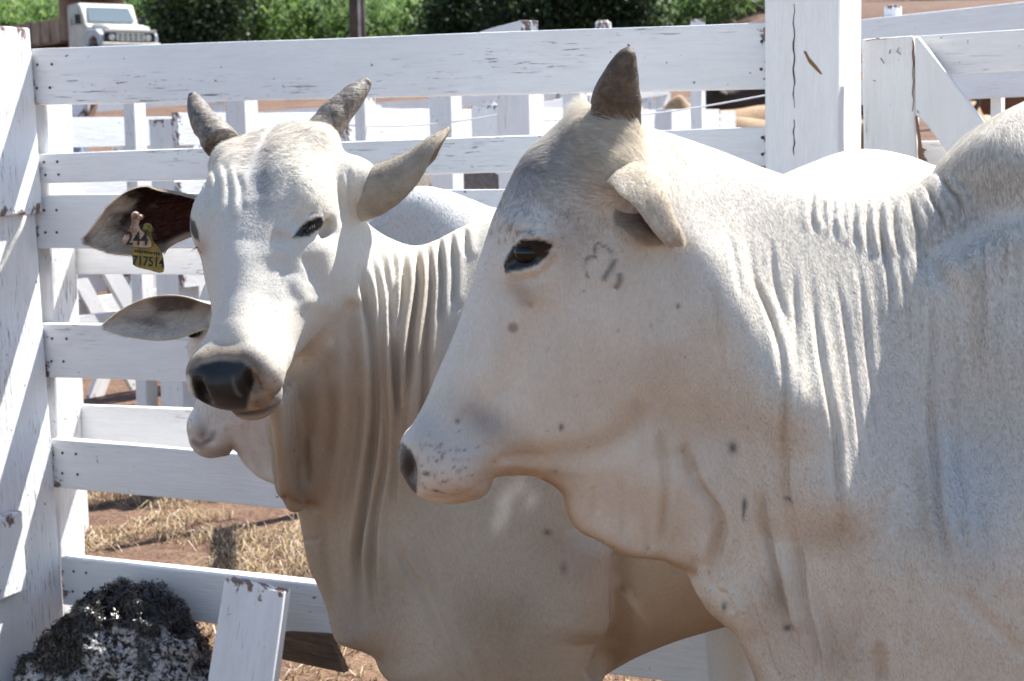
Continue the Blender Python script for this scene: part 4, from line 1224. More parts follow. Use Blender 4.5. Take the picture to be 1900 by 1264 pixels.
    Vw = pl.world(L); N = vert_normals(Vw, Q); P = pix(Vw); fc = facing(Vw, N)
    hf = head_f(Vw[:, 0], Vw[:, 1], Vw[:, 2]); hm = 1 - smooth01((hf - .010) / .03)
    t_, x_, y_ = local(Vw[:, 0], Vw[:, 1], Vw[:, 2])
    fm = smooth01(fc / .25)
    # --- head relief
    H = PixRelief()
    for Pn, w, am in [([(383,318),(390,345),(388,385),(384,410)], 4.0, .0045), ([(400,300),(408,345),(406,385),(400,410)], 4.5, .0050), ([(416,300),(428,345),(426,385),(416,410)], 4.5, .0045), ([(436,315),(446,350),(442,385)], 4.5, .0030), ([(368,335),(374,362),(372,392)], 4, .0035)]:
        fold_in(H, Pn, w, am, 1.2)
    H.line([(545,440),(560,420),(580,405),(598,402)], 4, .004, .1); H.line([(548,444),(570,436),(592,420),(600,408)], 4, .0035, .1)
    H.bump(568, 425, 18, 9, -.006, 30); H.line([(535,430),(555,400),(590,388)], 5, -.0022)
    H.line([(500,445),(525,448),(545,440)], 6, -.003); H.line([(560,470),(580,500),(585,530)], 7, -.003)
    H.line([(540,505),(558,545),(578,568)], 10, .0030); H.line([(520,470),(535,520),(548,570)], 12, -.0035); H.line([(575,470),(590,520),(600,560)], 12, -.004); H.line([(600,430),(612,520),(606,590)], 16, .006)
    H.bump(470, 330, 22, 50, -.006); H.bump(540, 300, 40, 50, .007); H.bump(420, 290, 26, 40, .005)
    H.line([(455,440),(440,540),(430,640)], 22, .006)
    H.line([(505,470),(500,560),(505,640)], 18, -.004)
    H.line([(556,655),(540,690),(537,730)], 6, -.004); H.bump(510, 710, 22, 30, .005)
    H.line([(385,768),(430,771),(490,764),(530,742)], 4, -.005)
    H.line([(365,672),(405,658),(450,662)], 7, .003)
    for Pn in [[(628,325),(632,370),(640,410)], [(644,310),(650,360),(646,400)], [(655,330),(660,370),(652,405)]]: fold_in(H, Pn, 4, .0035)
    hh = H.height(P) * hm
    # --- folds of neck and chest
    R = PixRelief()
    R.line([(600,640),(640,600),(662,555)], 14, -.010); fold_in(R, [(648,430),(672,520),(690,620),(698,720),(695,820),(682,920),(670,1000),(667,1060),(673,1170)], 6, .021, 1.0)
    fold_in(R, [(672,432),(700,530),(708,640),(717,780),(713,870),(697,960),(692,1060),(698,1150)], 5.5, .017)
    fold_in(R, [(696,432),(718,530),(724,640),(732,760),(732,880),(722,960)], 5, .014)
    for Pn, am in [([(722,440),(731,510),(728,600),(736,720),(740,800)], .006), ([(746,450),(747,530),(738,620),(739,740),(738,880)], .0075), ([(770,448),(776,520),(760,640),(750,760),(745,900)], .008),
                   ([(794,444),(799,540),(789,640),(786,740),(776,840)], .006), ([(815,436),(818,520),(813,610)], .0045), ([(836,428),(842,510),(838,570)], .0035), ([(860,418),(866,480)], .0025)]:
        fold_in(R, Pn, 4.6, am * 1.9)
    fold_in(R, [(640,560),(655,680),(655,800),(640,900),(622,990)], 8, .006)
    fold_in(R, [(600,660),(610,760),(600,860)], 9, .005)
    fold_in(R, [(560,800),(566,860),(560,925)], 6, .005)
    R.line([(520,925),(560,938),(592,940)], 5, -.008, .1); R.line([(545,745),(550,810),(556,880),(568,935)], 8, -.006, .45); R.line([(556,1003),(580,1003),(594,998)], 3, -.003, .1)
    R.line([(600,940),(604,1000),(612,1080),(630,1160)], 8, -.006)
    fold_in(R, [(722,960),(750,1040),(784,1093),(814,1167),(858,1233),(895,1290)], 6, .0055)
    fold_in(R, [(760,980),(800,1060),(830,1150),(880,1230)], 8, .003)
    fold_in(R, [(806,1185),(836,1229),(873,1275)], 4, .004); fold_in(R, [(880,1200),(900,1240),(910,1280)], 6, .003)
    R.line([(1150,1000),(1146,1090),(1146,1160),(1125,1235),(1110,1270)], 16, -.030, .12)
    R.line([(1110,980),(1100,1090),(1095,1200)], 40, .022); R.line([(1160,1110),(1200,1080),(1260,1020)], 30, -.010)
    R.bump(960, 1050, 110, 120, .012); R.bump(1010, 850, 120, 80, .010)
    hb = R.height(P) * (1 - hm)
    hb += .004 * (fbm(np.stack([P[:, 0] / 60, P[:, 1] / 300, 0 * P[:, 0]], 1), 3) - .5) * (1 - hm)
    h = (hh + hb) * fm + .0014 * (fbm(L * 24, 3) - .5)
    Vw = Vw + N * h[:, None]
    # --- coat
    base = np.tile(np.array([.64, .59, .505]), (len(L), 1))
    n1 = fbm(L * 9 + 3, 4); n3 = fbm(L * 3.3 + 9, 3)
    base *= (.88 + .24 * n1)[:, None]
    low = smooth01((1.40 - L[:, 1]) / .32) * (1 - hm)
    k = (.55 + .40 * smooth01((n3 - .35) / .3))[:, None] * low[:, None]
    base = base * (1 - k) + base * np.array([.50, .43, .35]) * k  # tan coat low down, darkened further as the shade between the cows
    tl = (smooth01((L[:, 1] - 1.28) / .15) * smooth01((L[:, 0] - .25) / .2) * (1 - hm) * .3)[:, None]; base = base * (1 - tl) + np.array([.42, .41, .40]) * tl
    BR = (.30, .20, .12)
    R.blob(590, 860, 40, 90, (.42, .30, .20), .6); R.blob(550, 925, 30, 16, (.30, .19, .11), .75); R.blob(630, 1000, 30, 120, (.44, .34, .25), .5); R.blob(650, 1150, 24, 40, (.28, .25, .22), .7); R.blob(730, 800, 40, 120, (.46, .33, .21), .5)
    R.blob(830, 560, 26, 60, (.36, .35, .34), .6); R.blob(790, 600, 20, 120, (.46, .36, .26), .5); R.blob(620, 760, 40, 60, (.50, .39, .28), .4)
    R.blob(1080, 1030, 60, 40, (.38, .30, .25), .5); R.blob(965, 1115, 16, 18, (.34, .28, .23), .5, 0); R.blob(1130, 1150, 26, 60, (.36, .28, .21), .6); R.blob(1240, 1120, 90, 50, (.40, .30, .21), .5); R.blob(1180, 1190, 40, 30, (.34, .25, .16), .5)
    R.blob(1018, 985, 5, 3.5, (.05, .04, .03), .9); R.blob(1030, 1000, 20, 12, (.40, .28, .2), .5); R.blob(1045, 1050, 4, 7, (.16, .14, .12), .7); R.blob(1163, 1100, 6, 7, (.16, .09, .05), .7)
    for x, y in [(935,930),(970,900),(925,970),(990,925),(950,915),(940,950)]: R.blob(x, y, 9, 14, (.86, .82, .70), .55, 20)
    R.blob(1575, 300, 30, 10, (.36, .36, .36), .5); R.blob(1660, 335, 22, 10, (.34, .34, .34), .5)
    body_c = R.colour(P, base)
    hbase = np.tile(np.array([.64, .595, .515]), (len(L), 1)) * (.90 + .20 * n1)[:, None]
    H.blob(482, 335, 28, 62, (.34, .33, .33), .75, 8); H.blob(560, 250, 40, 20, (.50, .44, .36), .4); H.blob(595, 330, 20, 60, (.70, .58, .46), .35)
    H.blob(420, 640, 60, 40, (.66, .52, .38), .35); H.blob(500, 620, 40, 50, (.72, .62, .50), .3); H.blob(545, 520, 40, 60, (.44, .44, .44), .35); H.blob(420, 520, 26, 90, (.5, .48, .47), .3)
    H.blob(470, 275, 40, 20, (.60, .48, .38), .3); H.blob(515, 432, 16, 6, (.55, .36, .24), .5, 20); H.blob(375, 458, 9, 14, (.42, .24, .15), .6)
    H.stroke([(350,700),(365,668),(405,655),(450,660),(478,682),(484,720),(478,758)], 11, (.16, .115, .08), .95, 0, .02)
    H.blob(500, 725, 26, 26, (.44, .34, .26), .6); H.blob(495, 752, 26, 12, (.36, .29, .23), .6); H.blob(450, 775, 60, 9, (.36, .25, .15), .7); H.blob(526, 738, 14, 9, (.12, .16, .19), .7, 30)
    H.poly([(352,688),(372,676),(410,668),(448,670),(468,684),(472,706),(463,736),(458,762),(420,768),(382,766),(366,745),(355,715)], (.013, .012, .012), 1.0, 8); H.stroke([(433,696),(434,714),(441,730),(450,736)], 2.2, (.20, .19, .19), .7); H.stroke([(368,766),(430,772),(490,766),(534,742)], 4, (.03, .022, .018), .9, 0, .05); [H.blob(x, y, rx, ry, (.004, .004, .004), .95, ro) for x, y, rx, ry, ro in [(372,722,7,16,12),(450,708,11,17,-20)]]
    H.poly([(543,442),(554,424),(570,410),(594,401),(602,407),(594,424),(576,437),(556,442)], (.010, .009, .009), 1.0, 4)
    H.poly([(352,404),(362,412),(368,430),(370,448),(362,444),(354,430)], (.010, .009, .009), 1.0, 4)
    H.stroke([(575,398),(598,396)], 2.5, (.1, .09, .08), .6)
    rg = np.random.default_rng(9)
    for _ in range(70): H.blob(rg.normal(505, 20), rg.normal(715, 22), 1.4, 1.4, (.14, .10, .08), .6)
    head_c = H.colour(P, hbase)
    hmc = hm[:, None] * np.ones(3)
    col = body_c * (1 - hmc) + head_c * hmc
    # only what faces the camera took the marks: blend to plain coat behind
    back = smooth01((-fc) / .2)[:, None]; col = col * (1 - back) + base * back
    # keep marks of the head off the neck and the other way round
    col *= (0.975 + .05 * fbm(L * 160, 2))[:, None]
    dark = col.max(1) < .07
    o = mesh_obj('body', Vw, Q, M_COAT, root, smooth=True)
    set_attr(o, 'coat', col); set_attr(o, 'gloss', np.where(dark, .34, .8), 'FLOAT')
    vis = (L[:, 0] < .95) & (L[:, 1] > .54) & (fc > -.35)
    # short hair: long on the poll and forehead
    top = np.exp(-.5 * (((P - np.array([500, -265])) / np.array([110, 70])) ** 2).sum(1)) * hm
    lm = .40 + 1.6 * top
    flow = np.tile(np.array([.3, .2, -1.0]), (len(L), 1)) * (1 - hmc) + hmc * (a[None] * -.35 + l[None] * np.sign(x_)[:, None] * .6 + np.array([0, 0, -.3]))
    grow_hair('hair', Vw, Q, col, np.where(vis & ~dark, 1.0, 0), 170000, .0085, flow, root, lmul=lm, seed=21)
    # eyes, set where the dark lids are
    def hp(x, s, y): return P0 + l * x + a * s + n * y
    m = (np.abs(P - np.array([573, -423])).max(1) < 6) & (fc > .05) & (hm > .5)
    ev = Vw[m].mean(0); en = N[m].mean(0); en /= np.linalg.norm(en)
    te, xe, ye = local(*ev); tn = (en @ a, en @ l, en @ n)
    for s in (1, -1):
        c = hp(s * (xe - tn[1] * .0135), te * Ln - tn[0] * .0135, ye - tn[2] * .0135)
        ball('eye', c, .0165, M_EYE, root)
        ec = hp(s * xe, te * Ln, ye); on = l * tn[1] * s + a * tn[0] + n * tn[2]
        for kk in range(5):
            f = kk / 4 - .5
            p = ec + l * s * (.016 * f) - a * (.010 - .012 * abs(f)) - a * .010 * f; q = p + on * .009 + a * .004; r = q + on * .004 + a * .007
            Vt, Ft = tube([p, q, r], [.0005, .0004, .0001], 4); mesh_obj('eyelash', Vt, Ft, M_LASH, root)
    # horns
    Y0 = 3.13
    make_horn('horn', [at(590,262,3.13), at(606,236,3.14), at(628,208,3.15), at(652,182,3.16), at(674,160,3.17), at(685,149,3.17)], np.array([42, 39, 34, 27, 18, 8]) / 1075., M_HORN2, root, .85, seed=3)
    make_horn('horn', [at(412,268,3.17), at(396,246,3.19), at(378,222,3.21), at(366,198,3.23), at(359,182,3.24), at(356,172,3.24)], np.array([40, 36, 30, 22, 15, 7]) / 1060., M_HORN2, root, .85, seed=5)
    # ears
    def colr(ss, tt, inside, P):
        nn = fbm(P * 60, 3)
        c = np.tile(np.array([.33, .28, .215]), (len(ss), 1)) if not inside else np.tile(np.array([.30, .24, .19]), (len(ss), 1))
        b = (1 - smooth01((ss - .1) / .3))[:, None]
        c = c * (1 - b) + np.array([.66, .61, .53]) * b
        e = smooth01((ss - .8) / .2)[:, None] * .4; c = c * (1 - e) + np.array([.32, .22, .12]) * e
        return c * (.75 + .5 * nn)[:, None]
    Cr = [at(600,350,3.13), at(652,330,3.09), at(700,312,3.06), at(750,290,3.05), at(797,260,3.05), at(834,240,3.06)]
    opr = [(.2, .5, -.9), (.3, .42, -.9), (.35, .35, -.95), (.35, .2, -1), (.3, -.2, -1), (.3, -.3, -1)]
    eo, EV, EF, ec = make_ear('ear', Cr, [.090, .094, .090, .072, .042, .006], opr, [130, 124, 106, 88, 74, 62], .005, root, colr)
    nv = len(EV) // 2; fl = np.tile((Cr[4] - Cr[1]) / np.linalg.norm(Cr[4] - Cr[1]), (len(EV), 1)) + np.array([0, 0, -.4])
    grow_hair('hair', EV, EF, ec, np.ones(len(EV)), 14000, .005, fl, root, seed=22)
    def coll(ss, tt, inside, P):
        nn = fbm(P * 55, 3); px_, py_ = project(P)
        if not inside: return np.tile(np.array([.55, .46, .36]), (len(ss), 1)) * (.8 + .4 * nn)[:, None]
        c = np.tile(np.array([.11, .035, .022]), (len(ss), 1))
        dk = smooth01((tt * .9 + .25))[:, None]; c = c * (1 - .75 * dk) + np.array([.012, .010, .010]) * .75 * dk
        tip = smooth01((ss + .12 * (nn - .5) * 4 - .52) / .14)[:, None]; c = c * (1 - tip) + np.array([.64, .54, .43]) * tip  # pale hairy tip, colour lightened further to look sunlit
        rim = smooth01((-tt - .55) / .25)[:, None] * (1 - tip); c = c * (1 - rim) + np.array([.58, .47, .34]) * rim  # sunlight on the upper rim, put into the colour
        ext = smooth01((ss - .93) / .06)[:, None]; c = c * (1 - ext) + np.array([.16, .13, .11]) * ext
        return c * (.7 + .6 * nn)[:, None]
    Cl = [at(385,395,3.14), at(340,398,3.15), at(300,405,3.16), at(250,420,3.15), at(200,437,3.13), at(160,445,3.11)]
    opl = [(-.1, -1, -.10), (-.1, -1, -.05), (-.05, -1, 0), (0, -1, .1), (0, -1, .15), (0, -1, .2)]
    eo2, EV2, EF2, ec2 = make_ear('ear', Cl, [.042, .060, .074, .066, .040, .006], opl, [95, 85, 72, 55, 40, 35], .006, root, coll)
    fl = np.tile((Cl[4] - Cl[1]) / np.linalg.norm(Cl[4] - Cl[1]), (len(EV2), 1)) + np.array([0, 0, -.2])
    grow_hair('hair', EV2, EF2, ec2, np.ones(len(EV2)), 18000, .010, fl, root, seed=23, lift=.35)
    return root
COW2 = watching_cow()
# ------------------------------------------------------------------ the third white cow, mostly hidden
def hidden_cow():
    pl = SidePlane((-.5, 3.98), math.radians(-3))
    root = empty('cow', (-.1, 3.96, 0))
    tag(root, 'white cow half hidden behind, its pale ear pointing left under the tag', 'cow', 'white cows in the pen')
    outl = [(420,470),(520,440),(620,435),(680,420),(702,382),(738,354),(785,345),(835,355),(880,372),(930,388),(1050,395),(1200,385),(1400,380),(1480,420),(1500,560),(1480,700),(1440,850),(1200,930),(900,960),(700,1000),(600,960),
            (520,905),(480,886),(455,862),(434,832),(428,842),(412,847),(385,849),(360,834),(350,806),(350,780),(362,752),(368,722),(358,685),(350,645),(354,605),(368,565),(385,520)]
    ctrl = [(400,520,.075,.06),(390,620,.085,.07),(380,700,.065,.05),(385,800,.055,.045),(420,830,.045,.035),(450,740,.07,.07),(520,640,.09,.1),(560,880,.03,.03),(640,600,.12,.15),(700,800,.15,.16),(760,420,.07,.1),(800,600,.2,.22),(1000,650,.22,.25),(1300,600,.20,.24),(900,900,.16,.16)]
    B = Body(pl, outl, ctrl)
    au = axis(-.30, -.28, .52, 1.3, .006, .02); av = axis(-.02, .80, 1.46, 1.5, .006, .02); aw = np.linspace(-.27, .27, 80)
    legs = []
    for s in (-1, 1):
        for uu in (pl.uv(800, 800)[0], pl.uv(1350, 800)[0]):
            legs.append([(uu, .85, .11 * s, .09), (uu, .42, .11 * s, .05), (uu, .12, .11 * s, .033), (uu - .01, .03, .11 * s, .05)])
    L, Q = B.grow(au, av, aw, legs); L = laplace(L, Q, 2, .5)
    Vw = pl.world(L); N = vert_normals(Vw, Q); P = pix(Vw); R = PixRelief()
    R.line([(362,752),(380,790),(378,820)], 6, -.006); R.bump(365, 790, 12, 22, .008); R.bump(405, 820, 18, 16, .006); R.line([(352,800),(372,822),(400,815)], 4, -.005)
    R.line([(420,790),(440,840),(470,880)], 7, -.005); R.line([(450,780),(470,840),(500,890)], 8, -.005); R.line([(380,640),(376,700),(390,750)], 8, .004)
    R.bump(368, 612, 10, 8, -.006); R.line([(700,430),(780,470),(900,480)], 30, -.012)
    fm = smooth01(facing(Vw, N) / .25)
    Vw = Vw + N * (R.height(P) * fm)[:, None]
    base = np.tile(np.array([.62, .60, .56]), (len(L), 1)) * (.88 + .24 * fbm(L * 9 + 7, 4))[:, None]
    R.blob(372, 800, 14, 26, (.34, .30, .27), .5); R.blob(412, 838, 24, 8, (.24, .17, .14), .6); R.stroke([(352,812),(372,826),(392,812),(398,796)], 4, (.12, .08, .07), .7); R.blob(378, 806, 7, 7, (.16, .12, .11), .5); R.blob(470, 800, 40, 60, (.62, .46, .40), .4); R.blob(760, 420, 60, 40, (.34, .35, .37), .45); R.blob(365, 612, 5, 9, (.02, .02, .02), .9)
    R.blob(690, 440, 20, 30, (.35, .35, .36), .4)
    col = R.colour(P, base); dark = col.max(1) < .06
    o = mesh_obj('body', Vw, Q, M_COAT, root, smooth=True); set_attr(o, 'coat', col); set_attr(o, 'gloss', np.full(len(L), .8), 'FLOAT')
    vis = (L[:, 0] < .5) & (L[:, 1] > .8) & (L[:, 2] > -.1)
    grow_hair('hair', Vw, Q, col, np.where(vis & ~dark, 1., 0), 50000, .009, np.tile(np.array([.4, 0, -.9]), (len(L), 1)), root, seed=31, rad=.0003, lmul=np.full(len(L), .6))
    ball('eye', at(358, 614, 3.915), .016, M_EYE, root)
    def colf(ss, tt, inside, P):
        nn = fbm(P * 50, 3)
        c = np.tile(np.array([.60, .57, .52]), (len(ss), 1)) if not inside else np.tile(np.array([.52, .50, .47]), (len(ss), 1))
        if inside:
            k = (smooth01((.62 - ss) / .12) * smooth01((ss - .18) / .1) * smooth01((tt + .1) / .3) * .9)[:, None]; c = c * (1 - k) + np.array([.13, .10, .10]) * k; k2 = (np.exp(-.5 * (((ss - .62) / .12) ** 2 + ((tt + .15 - (ss - .62) * 1.5) / .22) ** 2)) * .8)[:, None]; c = c * (1 - k2) + np.array([.16, .15, .15]) * k2
            e = smooth01((np.abs(tt) - .8) / .15)[:, None]; c = c * (1 - e) + np.array([.62, .54, .40]) * e
        return c * (.8 + .4 * nn)[:, None]
    Cl = [at(400,575,3.92), at(365,577,3.89), at(325,580,3.86), at(280,588,3.85), at(235,598,3.84), at(192,607,3.84)]
    op = [(0, -1, -.5), (0, -1, -.4), (0, -1, -.3), (0, -1, -.2), (0, -1, -.1), (0, -1, 0)]
    eo, EV, EF, ec = make_ear('ear', Cl, [.040, .048, .060, .054, .034, .006], op, [95, 75, 60, 50, 40, 35], .006, root, colf)
    grow_hair('hair', EV, EF, ec, np.ones(len(EV)), 9000, .008, np.tile(np.array([-1., 0, -.2]), (len(EV), 1)), root, seed=33, rad=.0003)
    return root
hidden_cow()

# ------------------------------------------------------------------ ear tags
def tag_mat(name, col, stain, amt):
    m, nt, b = new_mat(name); g = NT(nt); v = g.coord('Object')
    n1 = g.noise(v, 60, 5, .6); n2 = g.noise(v, 300, 3)
    c = g.mix(g.ramp(n1, [(.5 - amt * .15, 0.0), (.62, amt)]), col, stain); c = g.mix(g.ramp(n2, [(.55, 0.), (.7, .35)]), c, stain)
    g.put(b.inputs['Base Color'], c); b.inputs['Roughness'].default_value = .45
    return m
M_TAGW = tag_mat('tag_cream', (.55, .42, .30), (.16, .05, .02), .8)
M_TAGY = tag_mat('tag_yellow', (.36, .28, .035), (.11, .07, .03), .8)
M_INK, _n0, _b0 = new_mat('tag_ink'); _b0.inputs['Base Color'].default_value = (.02, .012, .01, 1); _b0.inputs['Roughness'].default_value = .6
def ear_tag(name_label, neck, outline, Y, mat, text, tpos, tsize, trot, small=None, button=None, yaw=0.0):
    root = empty('ear_tag', tuple(at(*neck, Y)))
    tag(root, name_label, 'ear tag')
    Pp = [at(x, y, Y) for x, y in outline]; k = len(Pp)
    C = np.mean(Pp, axis=0)
    Pp = np.array([catmull(Pp, 3, closed=True)])[0]; k = len(Pp)
    dep = np.array([0, .0022, 0])
    V = np.vstack([Pp, Pp + dep]); F = [tuple(range(k)), tuple(range(2 * k - 1, k - 1, -1))] + [(i, i + k, (i + 1) % k + k, (i + 1) % k) for i in range(k)]
    o = mesh_obj('plate', V, F, mat, root)
    bm = bmesh.new(); bm.from_mesh(o.data); bmesh.ops.recalc_face_normals(bm, faces=bm.faces); bm.to_mesh(o.data); bm.free()
    def txt(body, pos, size, rot, mt, nm='number'):
        cu = bpy.data.curves.new(nm, 'FONT'); cu.body = body; cu.size = size; cu.align_x = 'CENTER'; cu.align_y = 'CENTER'; cu.extrude = .0004; cu.offset = size * .012
        to = bpy.data.objects.new(nm, cu); COL.objects.link(to)
        bpy.context.view_layer.update()
        dg = bpy.context.evaluated_depsgraph_get(); me = bpy.data.meshes.new_from_object(to.evaluated_get(dg))
        bpy.data.objects.remove(to)
        ob = bpy.data.objects.new(nm, me); COL.objects.link(ob); me.materials.clear(); me.materials.append(mt)
        ob.parent = root
        p = at(pos[0], pos[1], Y) - np.array([0, .0012, 0]) - np.array(root.location)
        ob.rotation_euler = (math.pi / 2, math.radians(rot), 0); ob.location = tuple(p)
        ob.scale = (1.0, 1.25, 1)
        return ob
    txt(text, tpos, tsize, trot, M_INK)
    if small:            # a line of print too small to read: short strokes
        rr = np.random.default_rng(2)
        for k in range(11):
            x = 251 + k * 4.4; y = 466 + k * .5; hh = rr.uniform(2.0, 3.2)
            q = [at(x + dx, y + dy, Y) - np.array([0, .0010, 0]) for dx, dy in ((-1.3, -hh), (1.3, -hh), (1.1, hh), (-1.5, hh))]
            mesh_obj('print_stroke', np.vstack([q, np.array(q) + np.array([0, .0008, 0])]), [(0, 1, 2, 3), (7, 6, 5, 4), (0, 4, 5, 1), (1, 5, 6, 2), (2, 6, 7, 3), (3, 7, 4, 0)], M_INK, root)
    for (x, y, r) in button:
        p = at(x, y, Y); Vt, Ft = tube([p + np.array([0, .012, 0]), p - np.array([0, .003, 0]), p - np.array([0, .006, 0])], [r, r, r * .6], 16, ref=(1, 0, 0)); mesh_obj('stud', Vt, Ft, mat, root, smooth=True)
    return root
YT = 3.098
ear_tag('cream ear tag with number 244, stained, on the far cow\'s dark ear', (252,400), [(243,398),(250,392),(258,396),(260,408),(257,418),(264,430),(276,440),(280,458),(252,458),(228,452),(230,438),(240,425),(244,412)], YT, M_TAGW, '244', (254,444), .026, 2, None, [(251,399,.006),(260,403,.005)])
ear_tag('yellow ear tag with a long black number hanging below the cream tag', (272,430), [(263,430),(267,416),(278,415),(283,424),(281,436),(286,450),(300,468),(303,505),(275,501),(250,494),(246,482),(246,462),(258,448)], YT + .012, M_TAGY, '717514', (275,486), .0185, 6, True, [(272,424,.006),(279,427,.005)])

# ------------------------------------------------------------------ litter, mud and boards by the fence
def leaning_board():
    root = empty('board', tuple(at(460, 1250, 4.70)))
    tag(root, 'short white board leaning against the bottom rail of the fence', 'board')
    a = at(416, 1072, 4.82); b = at(384, 1272, 4.66); c = at(528, 1099, 4.71); d = at(503, 1292, 4.57)
    plank('panel', b, a, (d - b, c - a), FN * -.035, M_GATE, root, bev=.004, nl=8)
leaning_board()
def bare_board():
    root = empty('board', tuple(at(580, 1220, 4.85)))
    tag(root, 'bare brown plank end lying under the bottom rail', 'board')
    a = at(520, 1168, 4.95); b = at(522, 1225, 4.9); c = at(610, 1180, 4.85); d = at(640, 1250, 4.8)
    plank('panel', b, d, (a - b, c - d), FN * -.03, M_BARE, root, bev=.003, nl=6)
bare_board()

def mud_heap():
    c = at(215, 1255, 4.93); c[2] = 0.0
    root = empty('mud_heap', tuple(c))
    tag(root, 'heap of black tarry mud splashed with whitewash at the foot of the post', 'mud heap')
    # lumpy body
    n = 110; th = np.linspace(0, 2 * math.pi, n, endpoint=False); V = []
    ph = np.linspace(0, 1, 70)
    T, Pq = np.meshgrid(th, ph, indexing='ij')
    r = Pq; base = np.stack([np.cos(T), np.sin(T)], -1)
    x = np.cos(T) * r * .36; y = np.sin(T) * r * .22
    hgt = .27 * (1 - smooth01((r - .45) / .55)) 
    hgt = hgt - .10 * smooth01((-x - .02) / .18) - .05 * smooth01((x - .08) / .1)
    hgt = hgt + .05 * np.exp(-.5 * (((x - .15) / .05) ** 2 + ((y + .10) / .05) ** 2)) - .07 * np.exp(-.5 * (((x - .02) / .05) ** 2 + ((y + .13) / .05) ** 2))
    hgt = np.maximum(hgt, 0) * (1 - r ** 6)
    P = np.stack([x, y, hgt], -1).reshape(-1, 3)
    nz = fbm(P * 16 + 3, 4) - .5; rg = 1 - np.abs(2 * fbm(P * 26, 3) - 1)
    d = np.stack([x, y, hgt * .8 + .05], -1).reshape(-1, 3); d /= np.linalg.norm(d, axis=1)[:, None]
    P = P + d * (nz * .10 + (rg - .6) * .05 + .016 * (fbm(P * 90, 2) - .5))[:, None]
    P = P + c
    i = np.arange(n)[:, None] * 70 + np.arange(69)[None]; i2 = ((np.arange(n) + 1) % n)[:, None] * 70 + np.arange(69)[None]
    F = np.stack([i, i + 1, i2 + 1, i2], -1).reshape(-1, 4)
    m, nt, b = new_mat('tarry_mud'); g = NT(nt); v = g.coord('Object')
    n1 = g.noise(v, 9, 6, .65, .5); n2 = g.noise(v, 55, 6, .7); n3 = g.noise(v, 130, 4, .7)
    dk = g.ramp(n2, [(.3, (.006, .006, .006)), (.6, (.030, .024, .020)), (.8, (.09, .055, .035))])
    wl_ = g.math('MULTIPLY', g.math('SUBTRACT', 1.0, g.attr('drape').outputs['Fac']), g.ramp(n2, [(.46, 0.0), (.56, 1.0)]))
    c_ = g.mix(wl_, dk, g.ramp(n3, [(.35, (.30, .26, .23)), (.55, (.70, .70, .72))])); g.put(b.inputs['Base Color'], c_)
    g.put(b.inputs['Roughness'], g.mix(wl_, (.24, .24, .24), (.7, .7, .7)))
    g.put(b.inputs['Normal'], g.bump(g.math('ADD', n2, g.math('MULTIPLY', n3, .6)), .9, .012))
    mo = mesh_obj('lump', P, F, m, root, smooth=True)
    lp = P - c; dn = fbm(lp * np.array([9, 9, 7]) + 31, 3)
    drape = smooth01((dn - .44 + (lp[:, 2] - .13) * 1.6) / .10)
    drape = np.maximum(drape, smooth01((lp[:, 0] - .24) / .06) * .85)
    set_attr(mo, 'drape', drape, 'FLOAT')
    # matted fibres over the crown
    N = vert_normals(P, F); rng = np.random.default_rng(4); w = drape ** 2 * np.clip(N[:, 2] + .8, 0, 1) + 1e-6
    k = 11000; idx = rng.choice(len(P), k, p=w / w.sum()); Vb = []; Fb = []
    mm, nt2, b2 = new_mat('black_fibre'); b2.inputs['Base Color'].default_value = (.012, .011, .011, 1); b2.inputs['Roughness'].default_value = .28
    root_p = np.array(root.location)
    for q in idx:
        p = P[q] + N[q] * rng.uniform(-.002, .006); dr = rng.normal(size=3) * .7 + np.array([lp[q, 0] * 3, lp[q, 1] * 3, -.7]); dr -= N[q] * (dr @ N[q]) * .95; dr /= np.linalg.norm(dr)
        ln = rng.uniform(.008, .026); wd = np.cross(dr, N[q]); wd /= max(np.linalg.norm(wd), 1e-5); wd *= rng.uniform(.0010, .0028)
        e = p + dr * ln + N[q] * ln * .02; mid = p + dr * ln * .5 + N[q] * ln * .10
        s = len(Vb); Vb += [p - wd, p + wd, mid + wd, mid - wd, e + wd * .4, e - wd * .4]; Fb += [(s, s + 1, s + 2, s + 3), (s + 3, s + 2, s + 4, s + 5)]
    fo = mesh_obj('fibres', np.array(Vb), np.array(Fb), mm, root); fo['kind'] = 'stuff'
mud_heap()

def blades(name, label, cat, pts, hmin, hmax, mat, lean=.6, w=(.0015, .004), seed=0, tri=2):
    rng = np.random.default_rng(seed); n = len(pts)
    ang = rng.random(n) * 2 * math.pi; h = rng.uniform(hmin, hmax, n); ln = rng.random(n) * lean
    dr = np.stack([np.cos(ang), np.sin(ang), np.zeros(n)], 1); sd = np.stack([-np.sin(ang), np.cos(ang), np.zeros(n)], 1) * rng.uniform(w[0], w[1], n)[:, None]
    p0 = pts; p1 = pts + dr * (h * ln * .35)[:, None] + np.array([0, 0, 1]) * (h * .6)[:, None]; p2 = pts + dr * (h * ln)[:, None] + np.array([0, 0, 1]) * (h * (1 - .45 * ln))[:, None]
    V = np.stack([p0 - sd, p0 + sd, p1 + sd * .8, p1 - sd * .8, p2 + sd * .15, p2 - sd * .15], 1).reshape(-1, 3)
    i = np.arange(n)[:, None] * 6
    F = np.concatenate([np.concatenate([i, i + 1, i + 2, i + 3], 1), np.concatenate([i + 3, i + 2, i + 4, i + 5], 1)])
    o = mesh_obj(name, V, F, mat)
    c = o.data.attributes.new('tint', 'FLOAT', 'POINT'); c.data.foreach_set('value', np.repeat(rng.random(n), 6).astype(np.float32))
    tag(o, label, cat, kind='stuff')
    return o
